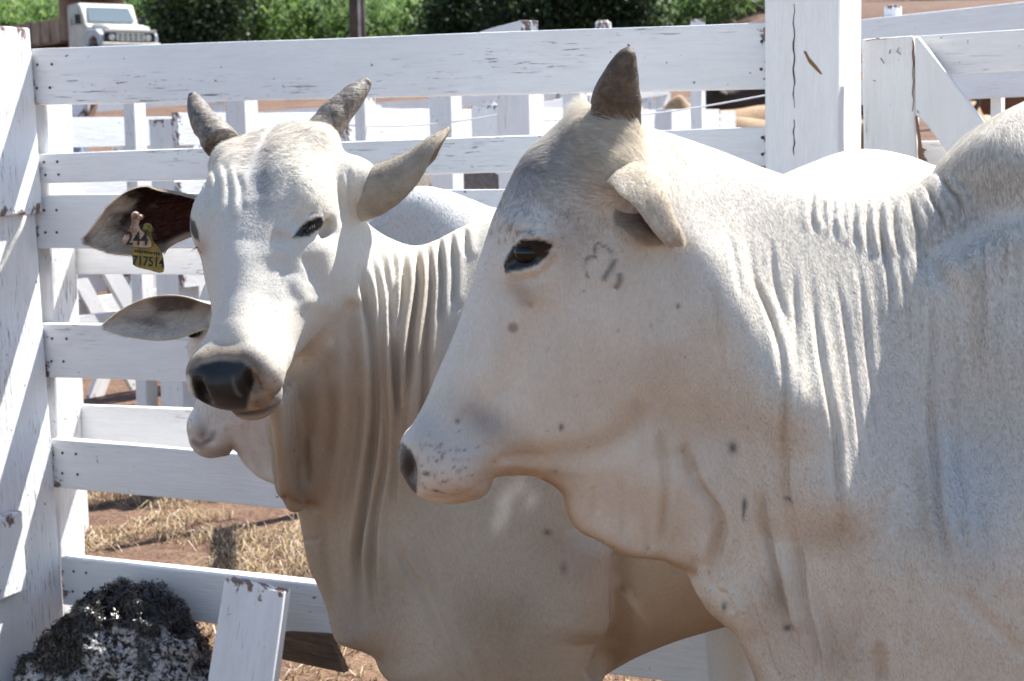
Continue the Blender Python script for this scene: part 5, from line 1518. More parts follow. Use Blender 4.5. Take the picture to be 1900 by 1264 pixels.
def tint_mat(name, stops, rough=.8, trans=.25):
    m, nt, b = new_mat(name); g = NT(nt); t = g.attr('tint').outputs['Fac']
    c = g.ramp(t, stops)
    g.put(b.inputs['Base Color'], c); b.inputs['Roughness'].default_value = rough
    tr = g.n('ShaderNodeBsdfTranslucent'); g.put(tr.inputs[0], c); mx = g.n('ShaderNodeMixShader'); mx.inputs[0].default_value = trans
    out = [x for x in nt.nodes if x.type == 'OUTPUT_MATERIAL'][0]
    nt.links.new(b.outputs[0], mx.inputs[1]); nt.links.new(tr.outputs[0], mx.inputs[2]); nt.links.new(mx.outputs[0], out.inputs[0])
    return m
M_STRAW = tint_mat('straw', [(0, (.10, .06, .03)), (.35, (.30, .20, .10)), (.7, (.42, .31, .17)), (1, (.55, .47, .36))])
def gpt(x, y):
    return np.stack([x, y, ground_h(x, y) + ground_bump(x, y)], 1)
rg = np.random.default_rng(12)
n = 60000; x = rg.uniform(-2.6, 1.6, n); y = rg.uniform(5.3, 9.4, n)
clump = fbm(np.stack([x * 2.2, y * 2.2, 0 * x], 1), 3); fy = y - (FA[1] + (x - FA[0]) * (FD[1] / FD[0]))
keep = (clump + .10 * rg.random(n) > .47) & (fy > .10)
blades('dry_grass', 'dry straw coloured grass growing beyond the fence', 'grass', gpt(x[keep], y[keep]), .015, .075, M_STRAW, 3.2, (.001, .0035), seed=3)
n = 16000; x = rg.uniform(-6, 4, n); y = rg.uniform(9, 20, n); keep = fbm(np.stack([x * 1.2, y * 1.2, 0 * x], 1), 3) > .50
blades('straw_litter', 'loose straw strewn over the red soil of the yard', 'straw', gpt(x[keep], y[keep]), .02, .07, M_STRAW, 2.2, (.002, .006), seed=5)
n = 3000; x = rg.uniform(-1.6, .6, n); y = rg.uniform(4.2, 5.2, n)
blades('chaff', 'chopped straw and dung trodden into the soil inside the pen', 'straw', gpt(x, y), .01, .04, M_STRAW, 2.4, (.0015, .004), seed=6)
# ------------------------------------------------------------------ other pens of the yard
def pen(name_label, A, ang, length, h, rails, rail_h, spacing, mat=M_BACKP, brace=(), post_w=.14, flip=1, over=.06, group='pen fences farther back', skip_first=False):
    d = np.array([math.cos(ang), math.sin(ang), 0]); nrm = np.array([d[1], -d[0], 0]) * flip
    A = np.array([A[0], A[1], 0.0])
    root = empty('pen_fence', (A[0], A[1], float(ground_h(A[0], A[1])))); tag(root, name_label, 'fence', group)
    k = int(round(length / spacing)); z0 = lambda p: float(ground_h(p[0], p[1]))
    for i in range(k + 1):
        if i == 0 and skip_first: continue
        p = A + d * spacing * i; z = z0(p)
        plank('post', np.array([p[0], p[1], z - .1]), np.array([p[0], p[1], z + h + over]), d * post_w, nrm * -post_w, mat, root, nl=4, bev=0)
    for zr in rails:
        for i in range(k):
            p = A + d * spacing * i; q = A + d * spacing * (i + 1) + d * post_w * .5
            plank('rail', p + np.array([0, 0, z0(p) + zr]) + nrm * .002, q + np.array([0, 0, z0(q) + zr]) + nrm * .002, np.array([0, 0, rail_h]), nrm * .035, mat, root, nl=5, bev=0)
    for i, sgn in brace:
        p = A + d * spacing * i; q = p + d * spacing * .62 * sgn; z = z0(p)
        plank('brace', np.array([q[0], q[1], z + .1]) + nrm * .04, np.array([p[0], p[1], z + h - .1]) + nrm * .04, d * .12, nrm * .03, mat, root, nl=3, bev=0)
    return root
R5 = (.20, .52, .86, 1.20, 1.52)
a_side = math.atan2(-FN[1], -FN[0])          # away from the camera, square to the pen fence
pen('white braced pen fence seen through the gaps above the tagged ear', (-3.5, 8.4), math.radians(60), 7.5, 1.62, R5[1:], .15, 1.5, brace=((1, 1), (2, -1), (3, 1)), flip=1)
pen('white fence with a diagonal brace left of the grey horns', (-2.35, 8.9), math.radians(57), 6.0, 1.56, R5[1:], .15, 1.5, brace=((0, 1), (1, 1), (2, -1)), flip=1)
pen('white fence dividing the far pens behind the horned head', (-1.55, 8.4), math.radians(58), 6.0, 1.58, R5[1:], .15, 1.5, brace=((1, 1), (2, -1)), flip=1)
pen('white pen fence crossing behind the far ear', (-.75, 8.2), math.radians(62), 4.5, 1.56, R5[1:], .15, 1.5, brace=((1, 1), (2, 1)), flip=1)
pen('second row of white pens farther up the yard', (-6.5, 12.5), math.radians(56), 9.0, 1.75, R5, .15, 1.8, brace=((2, 1), (4, -1)), flip=1)
pen('white pens at the top of the yard below the green bank', (-10, 19), math.radians(40), 26, 1.6, R5, .15, 2.0, flip=1)
pen('far white pens in the middle of the yard', (-3.5, 16.5), math.radians(52), 9.0, 1.7, R5, .15, 1.8, brace=((1, 1), (3, 1)), flip=1)
pen('low white pen rails behind the near horn', (-.05, 8.8), math.radians(64), 1.5, 1.62, R5[2:], .15, 1.5, brace=((0, 1),), flip=1)

def near_post(label, px, Y, w, dpt, h):
    p = at(px, 600, Y); z = float(ground_h(p[0], p[1])); root = empty('fence_post', (p[0], p[1], z)); tag(root, label, 'post', 'single posts behind the pen fence')
    plank('shaft', (p[0], p[1], z - .1), (p[0], p[1], z + h), FD * w, -FN * dpt, M_POST, root, nl=6, bev=.006)
near_post('wide white post standing behind the second rail right of the far ear', 930, 6.6, .125, .16, 1.74)
near_post('grey shaded post left of the wide one behind the rails', 806, 8.4, .11, .13, 1.75)
near_post('white post behind the rails between the two horns', 432, 8.0, .10, .12, 1.74)
near_post('white post just right of the grey horn', 668, 7.4, .05, .10, 1.70)
near_post('white post behind the wire left of the tall post', 1284, 7.0, .045, .06, 1.70)
near_post('slim white post at the left beside the sitting person', 96, 7.0, .06, .10, 1.72)
near_post('white post with a brace in the gap over the tagged ear', 246, 8.6, .06, .10, 1.75)
near_post('slim post behind the near horn', 1050, 9.0, .09, .12, 1.75)
# tall posts whose tops show over the top rail
def tall_post(label, px, py, Y, w, form='square'):
    t = at(px, py, Y); z0 = float(ground_h(t[0], t[1]))
    root = empty('fence_post', (t[0], t[1], z0)); tag(root, label, 'post', 'single posts behind the pen fence')
    if form == 'round':
        Vt, Ft = tube([(t[0], t[1], z0 - .1), (t[0], t[1], t[2] - .05), (t[0], t[1], t[2] - .012), (t[0], t[1], t[2])], [w, w, w * .9, w * .6], 18, ref=(1, 0, 0))
        o = mesh_obj('shaft', Vt, Ft, M_POST, root, smooth=False); a = o.data.attributes.new('grain', 'FLOAT_VECTOR', 'POINT'); a.data.foreach_set('vector', (np.stack([Vt[:, 2], Vt[:, 0] * 3, Vt[:, 1]], 1)).astype(np.float32).ravel())
    else:
        plank('shaft', (t[0] - w / 2, t[1], z0 - .1), (t[0] - w / 2, t[1], t[2]), (w, 0, 0), (0, w, 0), M_BACKP, root, nl=4, bev=.006)
    return root
tall_post('round white post top showing over the top rail', 1119, 38, 8.2, .040, 'round')
tall_post('small square white post top over the rail near the tall post', 1296, 36, 11.5, .085)
def beam():
    root = empty('beam', tuple(at(960, 60, 6.6))); tag(root, 'white beam end laid over the top rail in the middle', 'beam')
    c = at(968, 62, 6.6); e = at(890, 78, 7.8)
    plank('timber', c, e, np.array([0, 0, .045]), np.array([.060, .02, 0]), M_BACKP, root, nl=4, bev=.003)
    return root
beam()
def wires():
    m, nt, b = new_mat('galvanised_wire'); b.inputs['Base Color'].default_value = (.75, .75, .76, 1); b.inputs['Roughness'].default_value = .4; b.inputs['Metallic'].default_value = .2
    for (p, q, Y, lab) in [((1010, 224), (1425, 176), 6.2, 'white wire strung across the gap beside the horn'), ((640, 232), (930, 212), 7.4, 'thin wire crossing the far pens above the ear'), ((1700, 150), (1905, 176), 7.2, 'thin wire beyond the gate')]:
        C = [at(p[0] + (q[0] - p[0]) * t, p[1] + (q[1] - p[1]) * t + 10 * math.sin(math.pi * t), Y) for t in np.linspace(0, 1, 14)]
        Vt, Ft = tube(C, [.0028] * 14, 6, ref=(0, 0, 1)); o = mesh_obj('wire', Vt, Ft, m); tag(o, lab, 'wire', 'wires of the yard')
    C = catmull([at(46, 402, 4.86), at(38, 425, 4.83), at(22, 455, 4.80), at(4, 492, 4.77), at(-25, 540, 4.72)], 5)
    rm = simple_mat('rope_fibre', (.55, .52, .46), .9, scale=90, bump=.4)
    Vt, Ft = tube(C, [.0055] * len(C), 8, ref=(0, 0, 1)); o = mesh_obj('rope', Vt, Ft, rm); tag(o, 'pale rope hanging down the post at the left edge', 'rope')
wires()

# ------------------------------------------------------------------ other cattle
def hide_mat(name, c0, c1):
    m, nt, b = new_mat(name); g = NT(nt); v = g.coord('Object'); n1 = g.noise(v, 3.0, 5, .6); n2 = g.noise(g.coord('Object', scale=(60, 60, 25)), 1.0, 4, .6)
    c = g.ramp(n1, [(.3, c0), (.7, c1)]); c = g.mix(1.0, c, g.ramp(n2, [(.3, .7), (.7, 1.25)]), 'MULTIPLY')
    g.put(b.inputs['Base Color'], c); b.inputs['Roughness'].default_value = .8; g.put(b.inputs['Normal'], g.bump(n2, .6, .01))
    return m
HIDES = {'tan': hide_mat('tan_hide', (.26, .15, .075), (.50, .33, .18)), 'red': hide_mat('red_hide', (.10, .035, .018), (.20, .075, .035)), 'dark': hide_mat('dark_hide', (.012, .008, .006), (.045, .025, .018)), 'white': hide_mat('white_hide', (.50, .47, .42), (.66, .62, .56)), 'grey': hide_mat('grey_brown_hide', (.07, .055, .045), (.20, .16, .13))}
class FlatPlane:
    def uvs(self, p, w=0): return np.array(p, float)
    def uv(self, x, y, w=0): return np.array([x, y], float)
    def world(self, L): return np.asarray(L)
_yard = {}
def yard_cow(label, px, Y, rz, hide, scale=1.0, head_up=0.0, group='cattle in the other pens'):
    if not _yard:
        out = [(-.62,1.22),(-.50,1.26),(-.40,1.36),(-.30,1.40),(-.20,1.30),(-.05,1.24),(.25,1.24),(.55,1.28),(.72,1.26),(.82,1.16),(.84,1.0),(.80,.82),(.68,.66),(.45,.58),(.1,.56),(-.2,.54),(-.38,.52),(-.50,.60),(-.58,.76),(-.66,.90),(-.74,.98),(-.80,.92),(-.98,.80),(-1.04,.80),(-1.06,.90),(-1.0,1.02),(-.92,1.16),(-.84,1.28),(-.76,1.34),(-.70,1.28)]
        ctl = [(-.95,.88,.055,.05),(-.86,1.12,.09,.07),(-.78,1.26,.08,.06),(-.62,1.05,.09,.10),(-.52,.75,.06,.06),(-.32,1.34,.06,.08),(-.35,1.0,.17,.2),(-.35,.65,.14,.14),(.1,.9,.27,.28),(.5,.95,.26,.28),(.72,1.1,.18,.2),(.7,.85,.17,.18)]
        B = Body(FlatPlane(), out, ctl); au = np.arange(-1.12, .95, .022); av = np.arange(-.03, 1.46, .022); aw = np.arange(-.34, .345, .022)
        legs = []
        for s in (-1, 1):
            legs.append([(-.32, .8, .15 * s, .10), (-.33, .45, .13 * s, .055), (-.32, .12, .13 * s, .035), (-.33, .03, .13 * s, .05)]); legs.append([(.62, .85, .13 * s, .15), (.60, .62, .13 * s, .09), (.70, .45, .12 * s, .05), (.66, .12, .12 * s, .036), (.65, .03, .12 * s, .05)])
        def extra(F, U, V, W):
            f = sdf_capsules(U, V, W, [(.78, 1.2, 0, .04), (.87, 1.0, 0, .025), (.88, .5, 0, .03)]); return smin(F, f, .03)
        L, Q = B.grow(au, av, aw, legs, extra); L = laplace(L, Q, 1, .5)
        def m(n, V, F, sm=True):
            o = mesh_obj(n, np.stack([V[:, 0], -V[:, 2], V[:, 1]], 1), F, HIDES['tan'], smooth=sm); me = o.data; bpy.data.objects.remove(o); return me
        _yard['body'] = m('body', L, Q[:, ::-1])
        for s in (-1, 1):
            Vt, Ft = tube([(-.77, 1.30, .06 * s), (-.78, 1.37, .10 * s), (-.80, 1.45, .12 * s)], [.028, .02, .004], 8); _yard['horn', s] = m('horn', Vt, Ft)
            Vt, Ft = tube([(-.76, 1.22, .07 * s), (-.74, 1.20, .14 * s), (-.72, 1.17, .22 * s), (-.71, 1.15, .27 * s)], [(.02, .03), (.012, .05), (.010, .04), (.004, .006)], 10); _yard['ear', s] = m('ear', Vt, Ft)
    p = at(px, 600, Y); z = float(ground_h(p[0], p[1]))
    root = empty('cow', (p[0], p[1], z), rz); root.scale = (scale,) * 3; tag(root, label, 'cow', group)
    for key, nm, mt in [('body', 'body', HIDES[hide]), (('horn', 1), 'horn', M_HORN), (('horn', -1), 'horn', M_HORN), (('ear', 1), 'ear', HIDES[hide]), (('ear', -1), 'ear', HIDES[hide])]:
        o = bpy.data.objects.new(nm, _yard[key]); COL.objects.link(o); o.parent = root
        o.material_slots[0].link = 'OBJECT'; o.material_slots[0].material = mt
    return root
yard_cow('tan cow standing behind the wire right of the horn', 1320, 22.0, .1, 'tan', 1.18)
yard_cow('tan cow nearest the tall post beyond the wire', 1480, 20.5, 2.9, 'tan', 1.18)
yard_cow('dark brown cow with raised head left of the tall post', 1460, 24.5, .05, 'dark', 1.22)
yard_cow('cream cow seen past the end of the gate brace', 1810, 19.5, 1.2, 'tan', 1.20)
yard_cow('red brown cow at the right edge beyond the gate', 1960, 22.5, .2, 'red', 1.25)
yard_cow('tan cow by the left pens, back level with the tagged ear', 300, 13.6, .25, 'tan', 1.02)
yard_cow('second tan cow behind the tagged ear', 420, 14.8, .15, 'tan', 1.04)
yard_cow('grey brown cow standing behind the white hump', 850, 8.9, 3.3, 'grey', 1.12)
yard_cow('red cow left of the grey brown one', 690, 10.2, .4, 'red', 1.06)
yard_cow('white cow whose back shows right of the far ear', 920, 17.5, 3.1, 'white', 1.20)
yard_cow('cream cow far off between the pens on the left', 470, 19.0, .3, 'white', 1.1)

# ------------------------------------------------------------------ person sitting on a far fence
def sitting_person():
    Y = 20.0; c = at(138, 232, Y)
    root = empty('person', (c[0], c[1], float(ground_h(c[0], c[1])))); tag(root, 'person in a white shirt sitting on a far fence, back to the camera', 'person')
    def skin(name, pts, rad, edges, mat, sub=2):
        me = bpy.data.meshes.new(name); me.from_pydata([tuple(np.array(p) - np.array(root.location)) for p in pts], edges, []); o = bpy.data.objects.new(name, me); COL.objects.link(o); o.parent = root
        md = o.modifiers.new('skin', 'SKIN'); md.use_smooth_shade = True
        for i, r in enumerate(rad): me.skin_vertices[0].data[i].radius = r if isinstance(r, tuple) else (r, r)
        me.skin_vertices[0].data[0].use_root = True
        sd = o.modifiers.new('sub', 'SUBSURF'); sd.levels = sub; sd.render_levels = sub
        me.materials.append(mat); return o
    x, y, z = c
    Mskin = simple_mat('skin', (.22, .11, .065), .6, bump=0); Mshirt = simple_mat('white_shirt', (.72, .73, .80), .85, scale=14, var=.08, bump=.4, bdist=.01); Mjean = simple_mat('pale_jeans', (.28, .31, .38), .9, scale=12, var=.15); Mhair = simple_mat('dark_hair', (.015, .011, .009), .6); Mboot = simple_mat('boot_leather', (.05, .03, .02), .5)
    pts = [(x, y, z + .02), (x, y - .01, z + .22), (x, y, z + .42), (x, y, z + .50), (x, y - .02, z + .58), (x, y - .02, z + .68), (x, y - .02, z + .75),
           (x - .19, y, z + .44), (x - .23, y - .03, z + .20), (x - .16, y - .16, z + .02), (x + .19, y, z + .44), (x + .24, y - .03, z + .20), (x + .17, y - .16, z + .00),
           (x - .10, y - .02, z - .02), (x - .12, y - .42, z - .02), (x - .12, y - .44, z - .42), (x + .10, y - .02, z - .02), (x + .12, y - .42, z - .02), (x + .12, y - .44, z - .42)]
    ed = [(0, 1), (1, 2), (2, 3), (3, 4), (4, 5), (5, 6), (2, 7), (7, 8), (8, 9), (2, 10), (10, 11), (11, 12), (0, 13), (13, 14), (14, 15), (0, 16), (16, 17), (17, 18)]
    rad = [(.15, .11), (.15, .11), (.16, .10), (.055, .055), (.085, .095), (.085, .10), (.05, .06), .055, .042, .03, .055, .042, .03, .085, .06, .045, .085, .06, .045]
    skin('body', pts, rad, ed, Mskin)
    pk = [0, 1, 2, 7, 8, 10, 11]; q = [(0, 1), (1, 2), (2, 3), (3, 4), (2, 5), (5, 6)]
    skin('shirt', [pts[i] for i in pk], [(.175, .135), (.17, .13), (.18, .12), .075, .062, .075, .062], q, Mshirt)
    pk = [0, 13, 14, 15, 16, 17, 18]; q = [(0, 1), (1, 2), (2, 3), (0, 4), (4, 5), (5, 6)]
    skin('jeans', [tuple(np.array(pts[i]) - np.array([0, 0, .02])) for i in pk], [(.165, .12), .10, .075, .06, .10, .075, .06], q, Mjean)
    skin('hair', [(x, y - .0, z + .66), (x, y, z + .76)], [(.098, .11), (.07, .08)], [(0, 1)], Mhair)
    for s in (-1, 1):
        bx = x + .12 * s; skin('boot', [(bx, y - .44, z - .42), (bx, y - .45, z - .52), (bx, y - .58, z - .53)], [.055, .055, .045], [(0, 1), (1, 2)], Mboot)
    return root
sitting_person()

# ------------------------------------------------------------------ truck
def truck():
    Y = 58.0; P = at(238, 90, Y); gz = float(ground_h(P[0], P[1]))
    root = empty('truck', (P[0], P[1], 0.0)); 
    tag(root, 'old dusty white dump truck parked below the green bank', 'truck')
    ph = math.radians(38); f = np.array([math.sin(ph), -math.cos(ph), 0]); s = np.array([math.cos(ph), math.sin(ph), 0]); up = np.array([0, 0, 1.0])
    s = np.array([-f[1], f[0], 0])     # towards the left side of the truck, seen at right
    O = np.array([P[0], P[1], gz]); 
    hoodm = simple_mat('faded_blue_paint', (.40, .43, .47), .4, var=.2, scale=2.5); white = simple_mat('truck_paint_white', (.55, .52, .46), .45, var=.18, scale=2.2); rust = simple_mat('rusty_steel', (.22, .12, .075), .8, var=.5, scale=3.0); bedm = simple_mat('dusty_bed', (.30, .22, .16), .8, var=.35, scale=2.0); dark = simple_mat('dark_rubber', (.02, .019, .018), .8); chrome = simple_mat('dull_chrome', (.55, .54, .52), .3, .8, .1)
    gm_, nt, b = new_mat('truck_glass'); b.inputs['Base Color'].default_value = (.14, .18, .20, 1); b.inputs['Roughness'].default_value = .08; b.inputs['Metallic'].default_value = .0; b.inputs['Specular IOR Level'].default_value = .9
    def W(a, b_, c): return O + f * a + s * b_ + up * c
    def prism(name, prof, w0, w1, mat, par=root, bev=.03):
        k = len(prof); V = [W(a, w0, c) for a, c in prof] + [W(a, w1, c) for a, c in prof]
        F = [tuple(range(k)), tuple(range(2 * k - 1, k - 1, -1))] + [(i, i + k, (i + 1) % k + k, (i + 1) % k) for i in range(k)]
        if par is not root: V = [v - np.array(root.location) + np.array(par.location) * 0 for v in V]
        o = mesh_obj(name, V, F, mat, root) if par is root else mesh_obj(name, np.array(V), F, mat)
        if par is not root: o.parent = par
        bm = bmesh.new(); bm.from_mesh(o.data); bmesh.ops.recalc_face_normals(bm, faces=bm.faces); bm.to_mesh(o.data); bm.free()
        if bev:
            md = o.modifiers.new('bevel', 'BEVEL'); md.width = bev; md.segments = 3; md.limit_method = 'ANGLE'
        return o
    prism('chassis', [(-6.2, .55), (.1, .55), (.1, .8), (-6.2, .8)], -.45, .45, dark)
    cab = prism('cab', [(-2.35, .75), (-.95, .75), (-.95, 1.42), (-1.10, 1.52), (-1.42, 2.12), (-1.60, 2.20), (-2.30, 2.18), (-2.38, 2.05)], -.95, .95, white, bev=.06)
    hood = prism('hood', [(-1.05, .85), (.05, .85), (.16, 1.20), (.10, 1.36), (-.3, 1.44), (-1.05, 1.50)], -.74, .74, white, bev=.08)
    for sd in (-1, 1):
        prism('fender', [(-1.15, .72), (-1.0, 1.10), (-.78, 1.30), (-.2, 1.28), (.08, 1.12), (.10, .72), (-.02, .72), (-.14, .98), (-.40, 1.08), (-.66, .98), (-.80, .72)], .66 * sd, 1.02 * sd, hoodm, bev=.04)
        c = W(.125, .62 * sd, 1.02); Vt, Ft = tube([c - f * .05, c + f * .05, c + f * .07], [.12, .12, .08], 18, ref=(0, 0, 1)); mesh_obj('headlight', Vt, Ft, chrome, root, smooth=True)
        prism('side_window', [(-2.05, 1.50), (-1.28, 1.50), (-1.52, 2.02), (-2.05, 2.04)], .953 * sd, .965 * sd, gm_, bev=0)
        prism('door', [(-2.15, .80), (-1.15, .80), (-1.15, 1.45), (-2.15, 1.45)], .952 * sd, .968 * sd, white, bev=.01)
        prism('mirror', [(-1.2, 1.5), (-1.12, 1.5), (-1.12, 1.8), (-1.2, 1.8)], 1.05 * sd, 1.22 * sd, dark, bev=.01)
    # windscreen on the sloped front of the cab
    V = [W(-1.085, -.80, 1.575), W(-1.085, .80, 1.575), W(-1.37, .72, 2.04), W(-1.37, -.72, 2.04)]; V2 = [v + f * .012 + up * .006 for v in V]
    mesh_obj('windscreen', V + V2, [(0, 1, 2, 3), (4, 7, 6, 5), (0, 4, 5, 1), (1, 5, 6, 2), (2, 6, 7, 3), (3, 7, 4, 0)], gm_, root)
    prism('grille_back', [(.10, .88), (.17, .88), (.18, 1.18), (.12, 1.18)], -.86, .86, dark, bev=0)
    prism('grille_frame', [(.13, 1.16), (.22, 1.16), (.22, 1.25), (.13, 1.25)], -.90, .90, white, bev=.01)
    for zz in (.92, 1.01, 1.10): prism('grille_bar', [(.16, zz), (.20, zz), (.20, zz + .035), (.16, zz + .035)], -.46, .46, chrome, bev=0)
    for k in range(6): yy = -.46 + .92 * k / 5; prism('grille_bar', [(.165, .90), (.205, .90), (.205, 1.15), (.165, 1.15)], yy - .02, yy + .02, chrome, bev=0)
    prism('bumper', [(.14, .66), (.30, .66), (.30, .84), (.14, .84)], -1.0, 1.0, white, bev=.03)
    # tipper bed with a canopy over the cab
    prism('bed_floor', [(-6.4, .95), (-2.5, .95), (-2.5, 1.05), (-6.4, 1.05)], -1.15, 1.15, rust, bev=0)
    for sd in (-1, 1):
        prism('bed_side', [(-6.4, 1.05), (-2.5, 1.05), (-2.5, 1.75), (-6.4, 1.75)], 1.10 * sd, 1.16 * sd, bedm, bev=.01)
        for k in range(6): a = -6.35 + k * .76; prism('bed_rib', [(a, 1.0), (a + .08, 1.0), (a + .08, 1.76), (a, 1.76)], 1.16 * sd, 1.21 * sd, bedm, bev=.01)
    prism('bed_front', [(-2.55, 1.05), (-2.47, 1.05), (-2.47, 2.52), (-2.55, 2.52)], -1.15, 1.15, bedm, bev=.01)
    prism('cab_shield', [(-2.55, 2.46), (-1.55, 2.56), (-1.55, 2.62), (-2.55, 2.54)], -1.12, 1.12, bedm, bev=.01)
    prism('shield_lip', [(-1.60, 2.36), (-1.55, 2.36), (-1.55, 2.55), (-1.60, 2.55)], -1.12, 1.12, bedm, bev=.01)
    prism('tailgate', [(-6.45, 1.05), (-6.40, 1.05), (-6.40, 1.75), (-6.45, 1.75)], -1.15, 1.15, bedm, bev=.01)
    a0 = W(-5.6, 1.0, 1.7); a1 = W(-3.0, 1.0, 3.0); Vt, Ft = tube([a0, a1], [.10, .10], 8, ref=(0, 1, 0)); mesh_obj('loose_beam', Vt, Ft, rust, root)
    for a in (-.40, -4.4, -5.4):
        for sd in (-1, 1):
            c = W(a, .84 * sd, .42); Vt, Ft = tube([c - s * .13, c - s * .10, c + s * .10, c + s * .13], [.36, .42, .42, .36], 24, ref=(0, 0, 1)); w = mesh_obj('wheel', Vt, Ft, dark, root, smooth=False)
            Vt, Ft = tube([c - s * .135, c + s * .10, c + s * .14] if sd > 0 else [c + s * .135, c - s * .10, c - s * .14], [.20, .20, .12], 18, ref=(0, 0, 1)); hb = mesh_obj('hub', Vt - np.array(root.location), Ft, rust); hb.parent = w
    # stand the wheels on the ground
    root.location.z = 0
    lift = gz - (O[2] + 0.0)
    tx = np.array([P[0], P[1]])
    return gz, O[2]
TR = truck()
print('truck ground', TR)

# ------------------------------------------------------------------ pole
def pole():
    t = at(664, 72, 34.0); z0 = float(ground_h(t[0], t[1]))
    root = empty('utility_pole', (t[0], t[1], z0)); tag(root, 'dark wooden utility pole with a grey metal strip', 'pole')
    dm = simple_mat('weathered_pole', (.085, .065, .055), .9, var=.4, scale=5, bump=.5); gm_ = simple_mat('grey_conduit', (.45, .45, .46), .5, scale=5)
    Vt, Ft = tube([(t[0], t[1], z0 - .2), (t[0], t[1], z0 + 3), (t[0], t[1], z0 + 8.5)], [.155, .15, .12], 18, ref=(1, 0, 0)); mesh_obj('shaft', Vt, Ft, dm, root, smooth=True)
    Vt, Ft = tube([(t[0] + .05, t[1] - .17, z0), (t[0] + .05, t[1] - .165, z0 + 8)], [.028, .028], 10, ref=(1, 0, 0)); mesh_obj('conduit', Vt, Ft, gm_, root, smooth=True)
    plank('crossarm', (t[0] - .9, t[1] - .14, z0 + 7.9), (t[0] + .9, t[1] - .14, z0 + 7.9), (0, 0, .12), (0, .1, 0), M_BARE, root, nl=3)
pole()

# ------------------------------------------------------------------ vegetation on the bank
M_CANE = tint_mat('cane_leaf', [(0, (.035, .065, .018)), (.35, (.085, .155, .035)), (.75, (.17, .27, .06)), (1, (.28, .37, .13))], .6, .4)
M_LEAF = tint_mat('tree_leaf', [(0, (.008, .018, .006)), (.5, (.022, .048, .013)), (1, (.06, .10, .03))], .55, .25)
M_BARK = simple_mat('bark', (.12, .09, .07), .9, var=.4, scale=6, bump=.6, bdist=.02)
def cane_field():
    rng = np.random.default_rng(17); V = []; T = []
    n = 1500; X = rng.uniform(-34, 34, n); Yy = rng.uniform(76, 92, n)
    den = fbm(np.stack([X * .25, Yy * .4, 0 * X], 1), 2)
    # the bank opens on the right where the red soil shows
    keep = (den > .30) & ~((X > 11.6) & (Yy < 86))
    X, Yy = X[keep], Yy[keep]
    quads = []; tint = []
    for x, y in zip(X, Yy):
        z = float(ground_h(x, y)); hgt = rng.uniform(2.2, 3.8) * (.75 + .5 * fbm(np.array([[x * .2, y * .2, 3.]]), 2)[0]); k = 34; base_t = rng.random() * .55
        ang = rng.random(k) * 2 * math.pi; z0 = rng.uniform(.15, .95, k) * hgt; ln = rng.uniform(.5, 1.3, k); w = rng.uniform(.03, .07, k)
        d = np.stack([np.cos(ang), np.sin(ang), 0 * ang], 1); sdv = np.stack([-np.sin(ang), np.cos(ang), 0 * ang], 1) * w[:, None]
        p0 = np.stack([x + rng.normal(0, .25, k), y + rng.normal(0, .25, k), z + z0], 1); rise = rng.uniform(.3, .9, k)
        p1 = p0 + d * (ln * .45)[:, None] + np.array([0, 0, 1]) * (ln * rise * .6)[:, None]; p2 = p0 + d * ln[:, None] + np.array([0, 0, 1]) * (ln * (rise * .4 - .25))[:, None]
        V.append(np.stack([p0 - sdv * .6, p0 + sdv * .6, p1 + sdv, p1 - sdv, p2 + sdv * .1, p2 - sdv * .1], 1).reshape(-1, 3)); tint.append(np.repeat(np.clip(base_t + rng.random(k) * .45, 0, 1), 6))
    V = np.vstack(V); n = len(V) // 6; i = np.arange(n)[:, None] * 6
    F = np.concatenate([np.concatenate([i, i + 1, i + 2, i + 3], 1), np.concatenate([i + 3, i + 2, i + 4, i + 5], 1)])
    o = mesh_obj('tall_grass', V, F, M_CANE); c = o.data.attributes.new('tint', 'FLOAT', 'POINT'); c.data.foreach_set('value', np.concatenate(tint).astype(np.float32))
    tag(o, 'bank of tall green cane grass behind the truck', 'grass', kind='stuff')
cane_field()
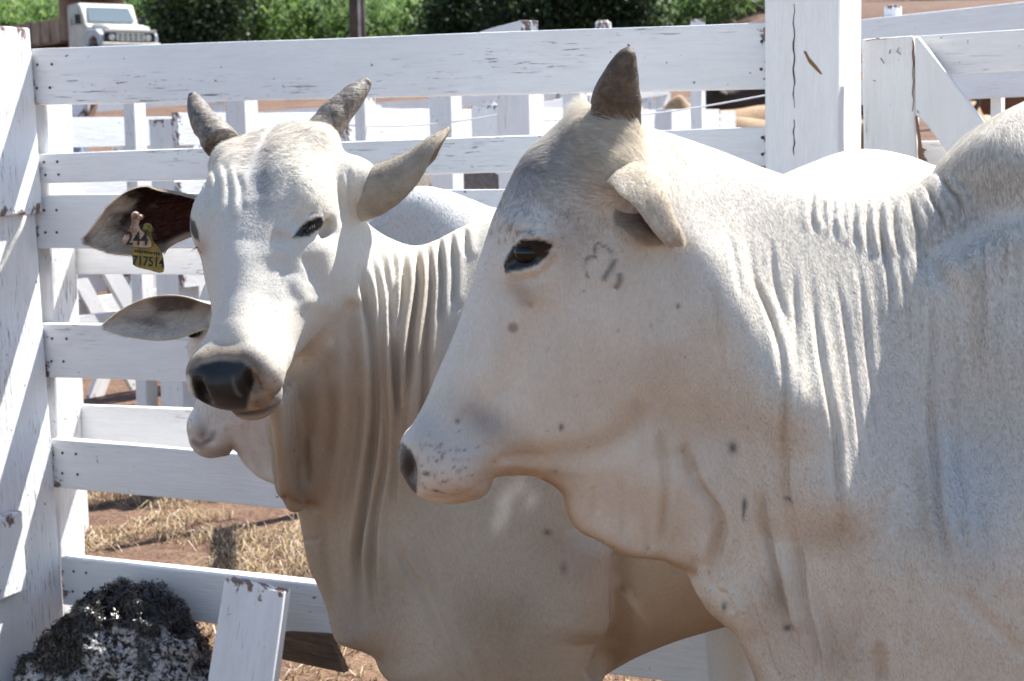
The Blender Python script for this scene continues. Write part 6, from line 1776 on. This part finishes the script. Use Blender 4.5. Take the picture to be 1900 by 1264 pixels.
def bank_tree(label, px, py, Y, rx, rz, nleaf, seed, dark=0.0, lean=0.0):
    rng = np.random.default_rng(seed); b = at(px, py, Y); z0 = float(ground_h(b[0], b[1]))
    root = empty('tree', (b[0], b[1], z0)); tag(root, label, 'tree', 'trees on the bank')
    H = rz * 1.5
    Vt, Ft = tube(catmull([(b[0], b[1], z0 - .2), (b[0] + lean * .3, b[1], z0 + H * .4), (b[0] + lean, b[1], z0 + H * .9)], 4), np.linspace(.16, .05, 9), 8); mesh_obj('trunk', Vt, Ft, M_BARK, root, smooth=True)
    for k in range(6):
        a = rng.random() * 6.28; s0 = np.array([b[0] + lean * .3, b[1], z0 + H * rng.uniform(.25, .6)]); e = s0 + np.array([math.cos(a) * rx * .7, math.sin(a) * rx * .6, rz * rng.uniform(.2, .7)])
        Vt, Ft = tube([s0, (s0 + e) / 2 + np.array([0, 0, .2]), e], [.06, .04, .015], 6); mesh_obj('limb', Vt, Ft, M_BARK, root, smooth=True)
    cl = rng.normal(size=(46, 3)); cl /= np.linalg.norm(cl, axis=1)[:, None]; cl *= rng.uniform(.35, 1, (46, 1)); cl = cl * np.array([rx, rx * .8, rz]) + np.array([b[0] + lean * .6, b[1], z0 + rz * 1.05])
    which = rng.integers(0, 46, nleaf); C = cl[which] + rng.normal(0, .42, (nleaf, 3)); C[:, 2] = np.maximum(C[:, 2], z0 + .05)
    d = rng.normal(size=(nleaf, 3)); d[:, 2] -= .4; d /= np.linalg.norm(d, axis=1)[:, None]; e = np.cross(d, rng.normal(size=(nleaf, 3))); e /= np.linalg.norm(e, axis=1)[:, None]
    L = rng.uniform(.10, .24, nleaf)[:, None]; Wd = L * .32
    V = np.stack([C - d * L * .5, C + e * Wd, C + d * L * .5, C - e * Wd], 1).reshape(-1, 3); i = np.arange(nleaf)[:, None] * 4; F = np.concatenate([i, i + 1, i + 2, i + 3], 1)
    o = mesh_obj('crown', V, F, M_LEAF, root); c = o.data.attributes.new('tint', 'FLOAT', 'POINT'); tt = np.clip(np.random.default_rng(seed).random(46)[which] * .6 + rng.random(nleaf) * .5 - dark, 0, 1); c.data.foreach_set('value', np.repeat(tt, 4).astype(np.float32))
    return root
bank_tree('dark leafy tree right beside the truck', 372, 90, 66, 1.9, 1.9, 14000, 41, .05)
bank_tree('dark tree over the middle of the top rail', 1010, 70, 70, 2.4, 2.4, 16000, 42, .25)
bank_tree('dark tree right of the middle with lighter leaves', 1140, 70, 71, 2.0, 2.2, 14000, 43, .15)
bank_tree('olive tree left of the dark one', 870, 70, 74, 1.8, 2.0, 12000, 44, 0)
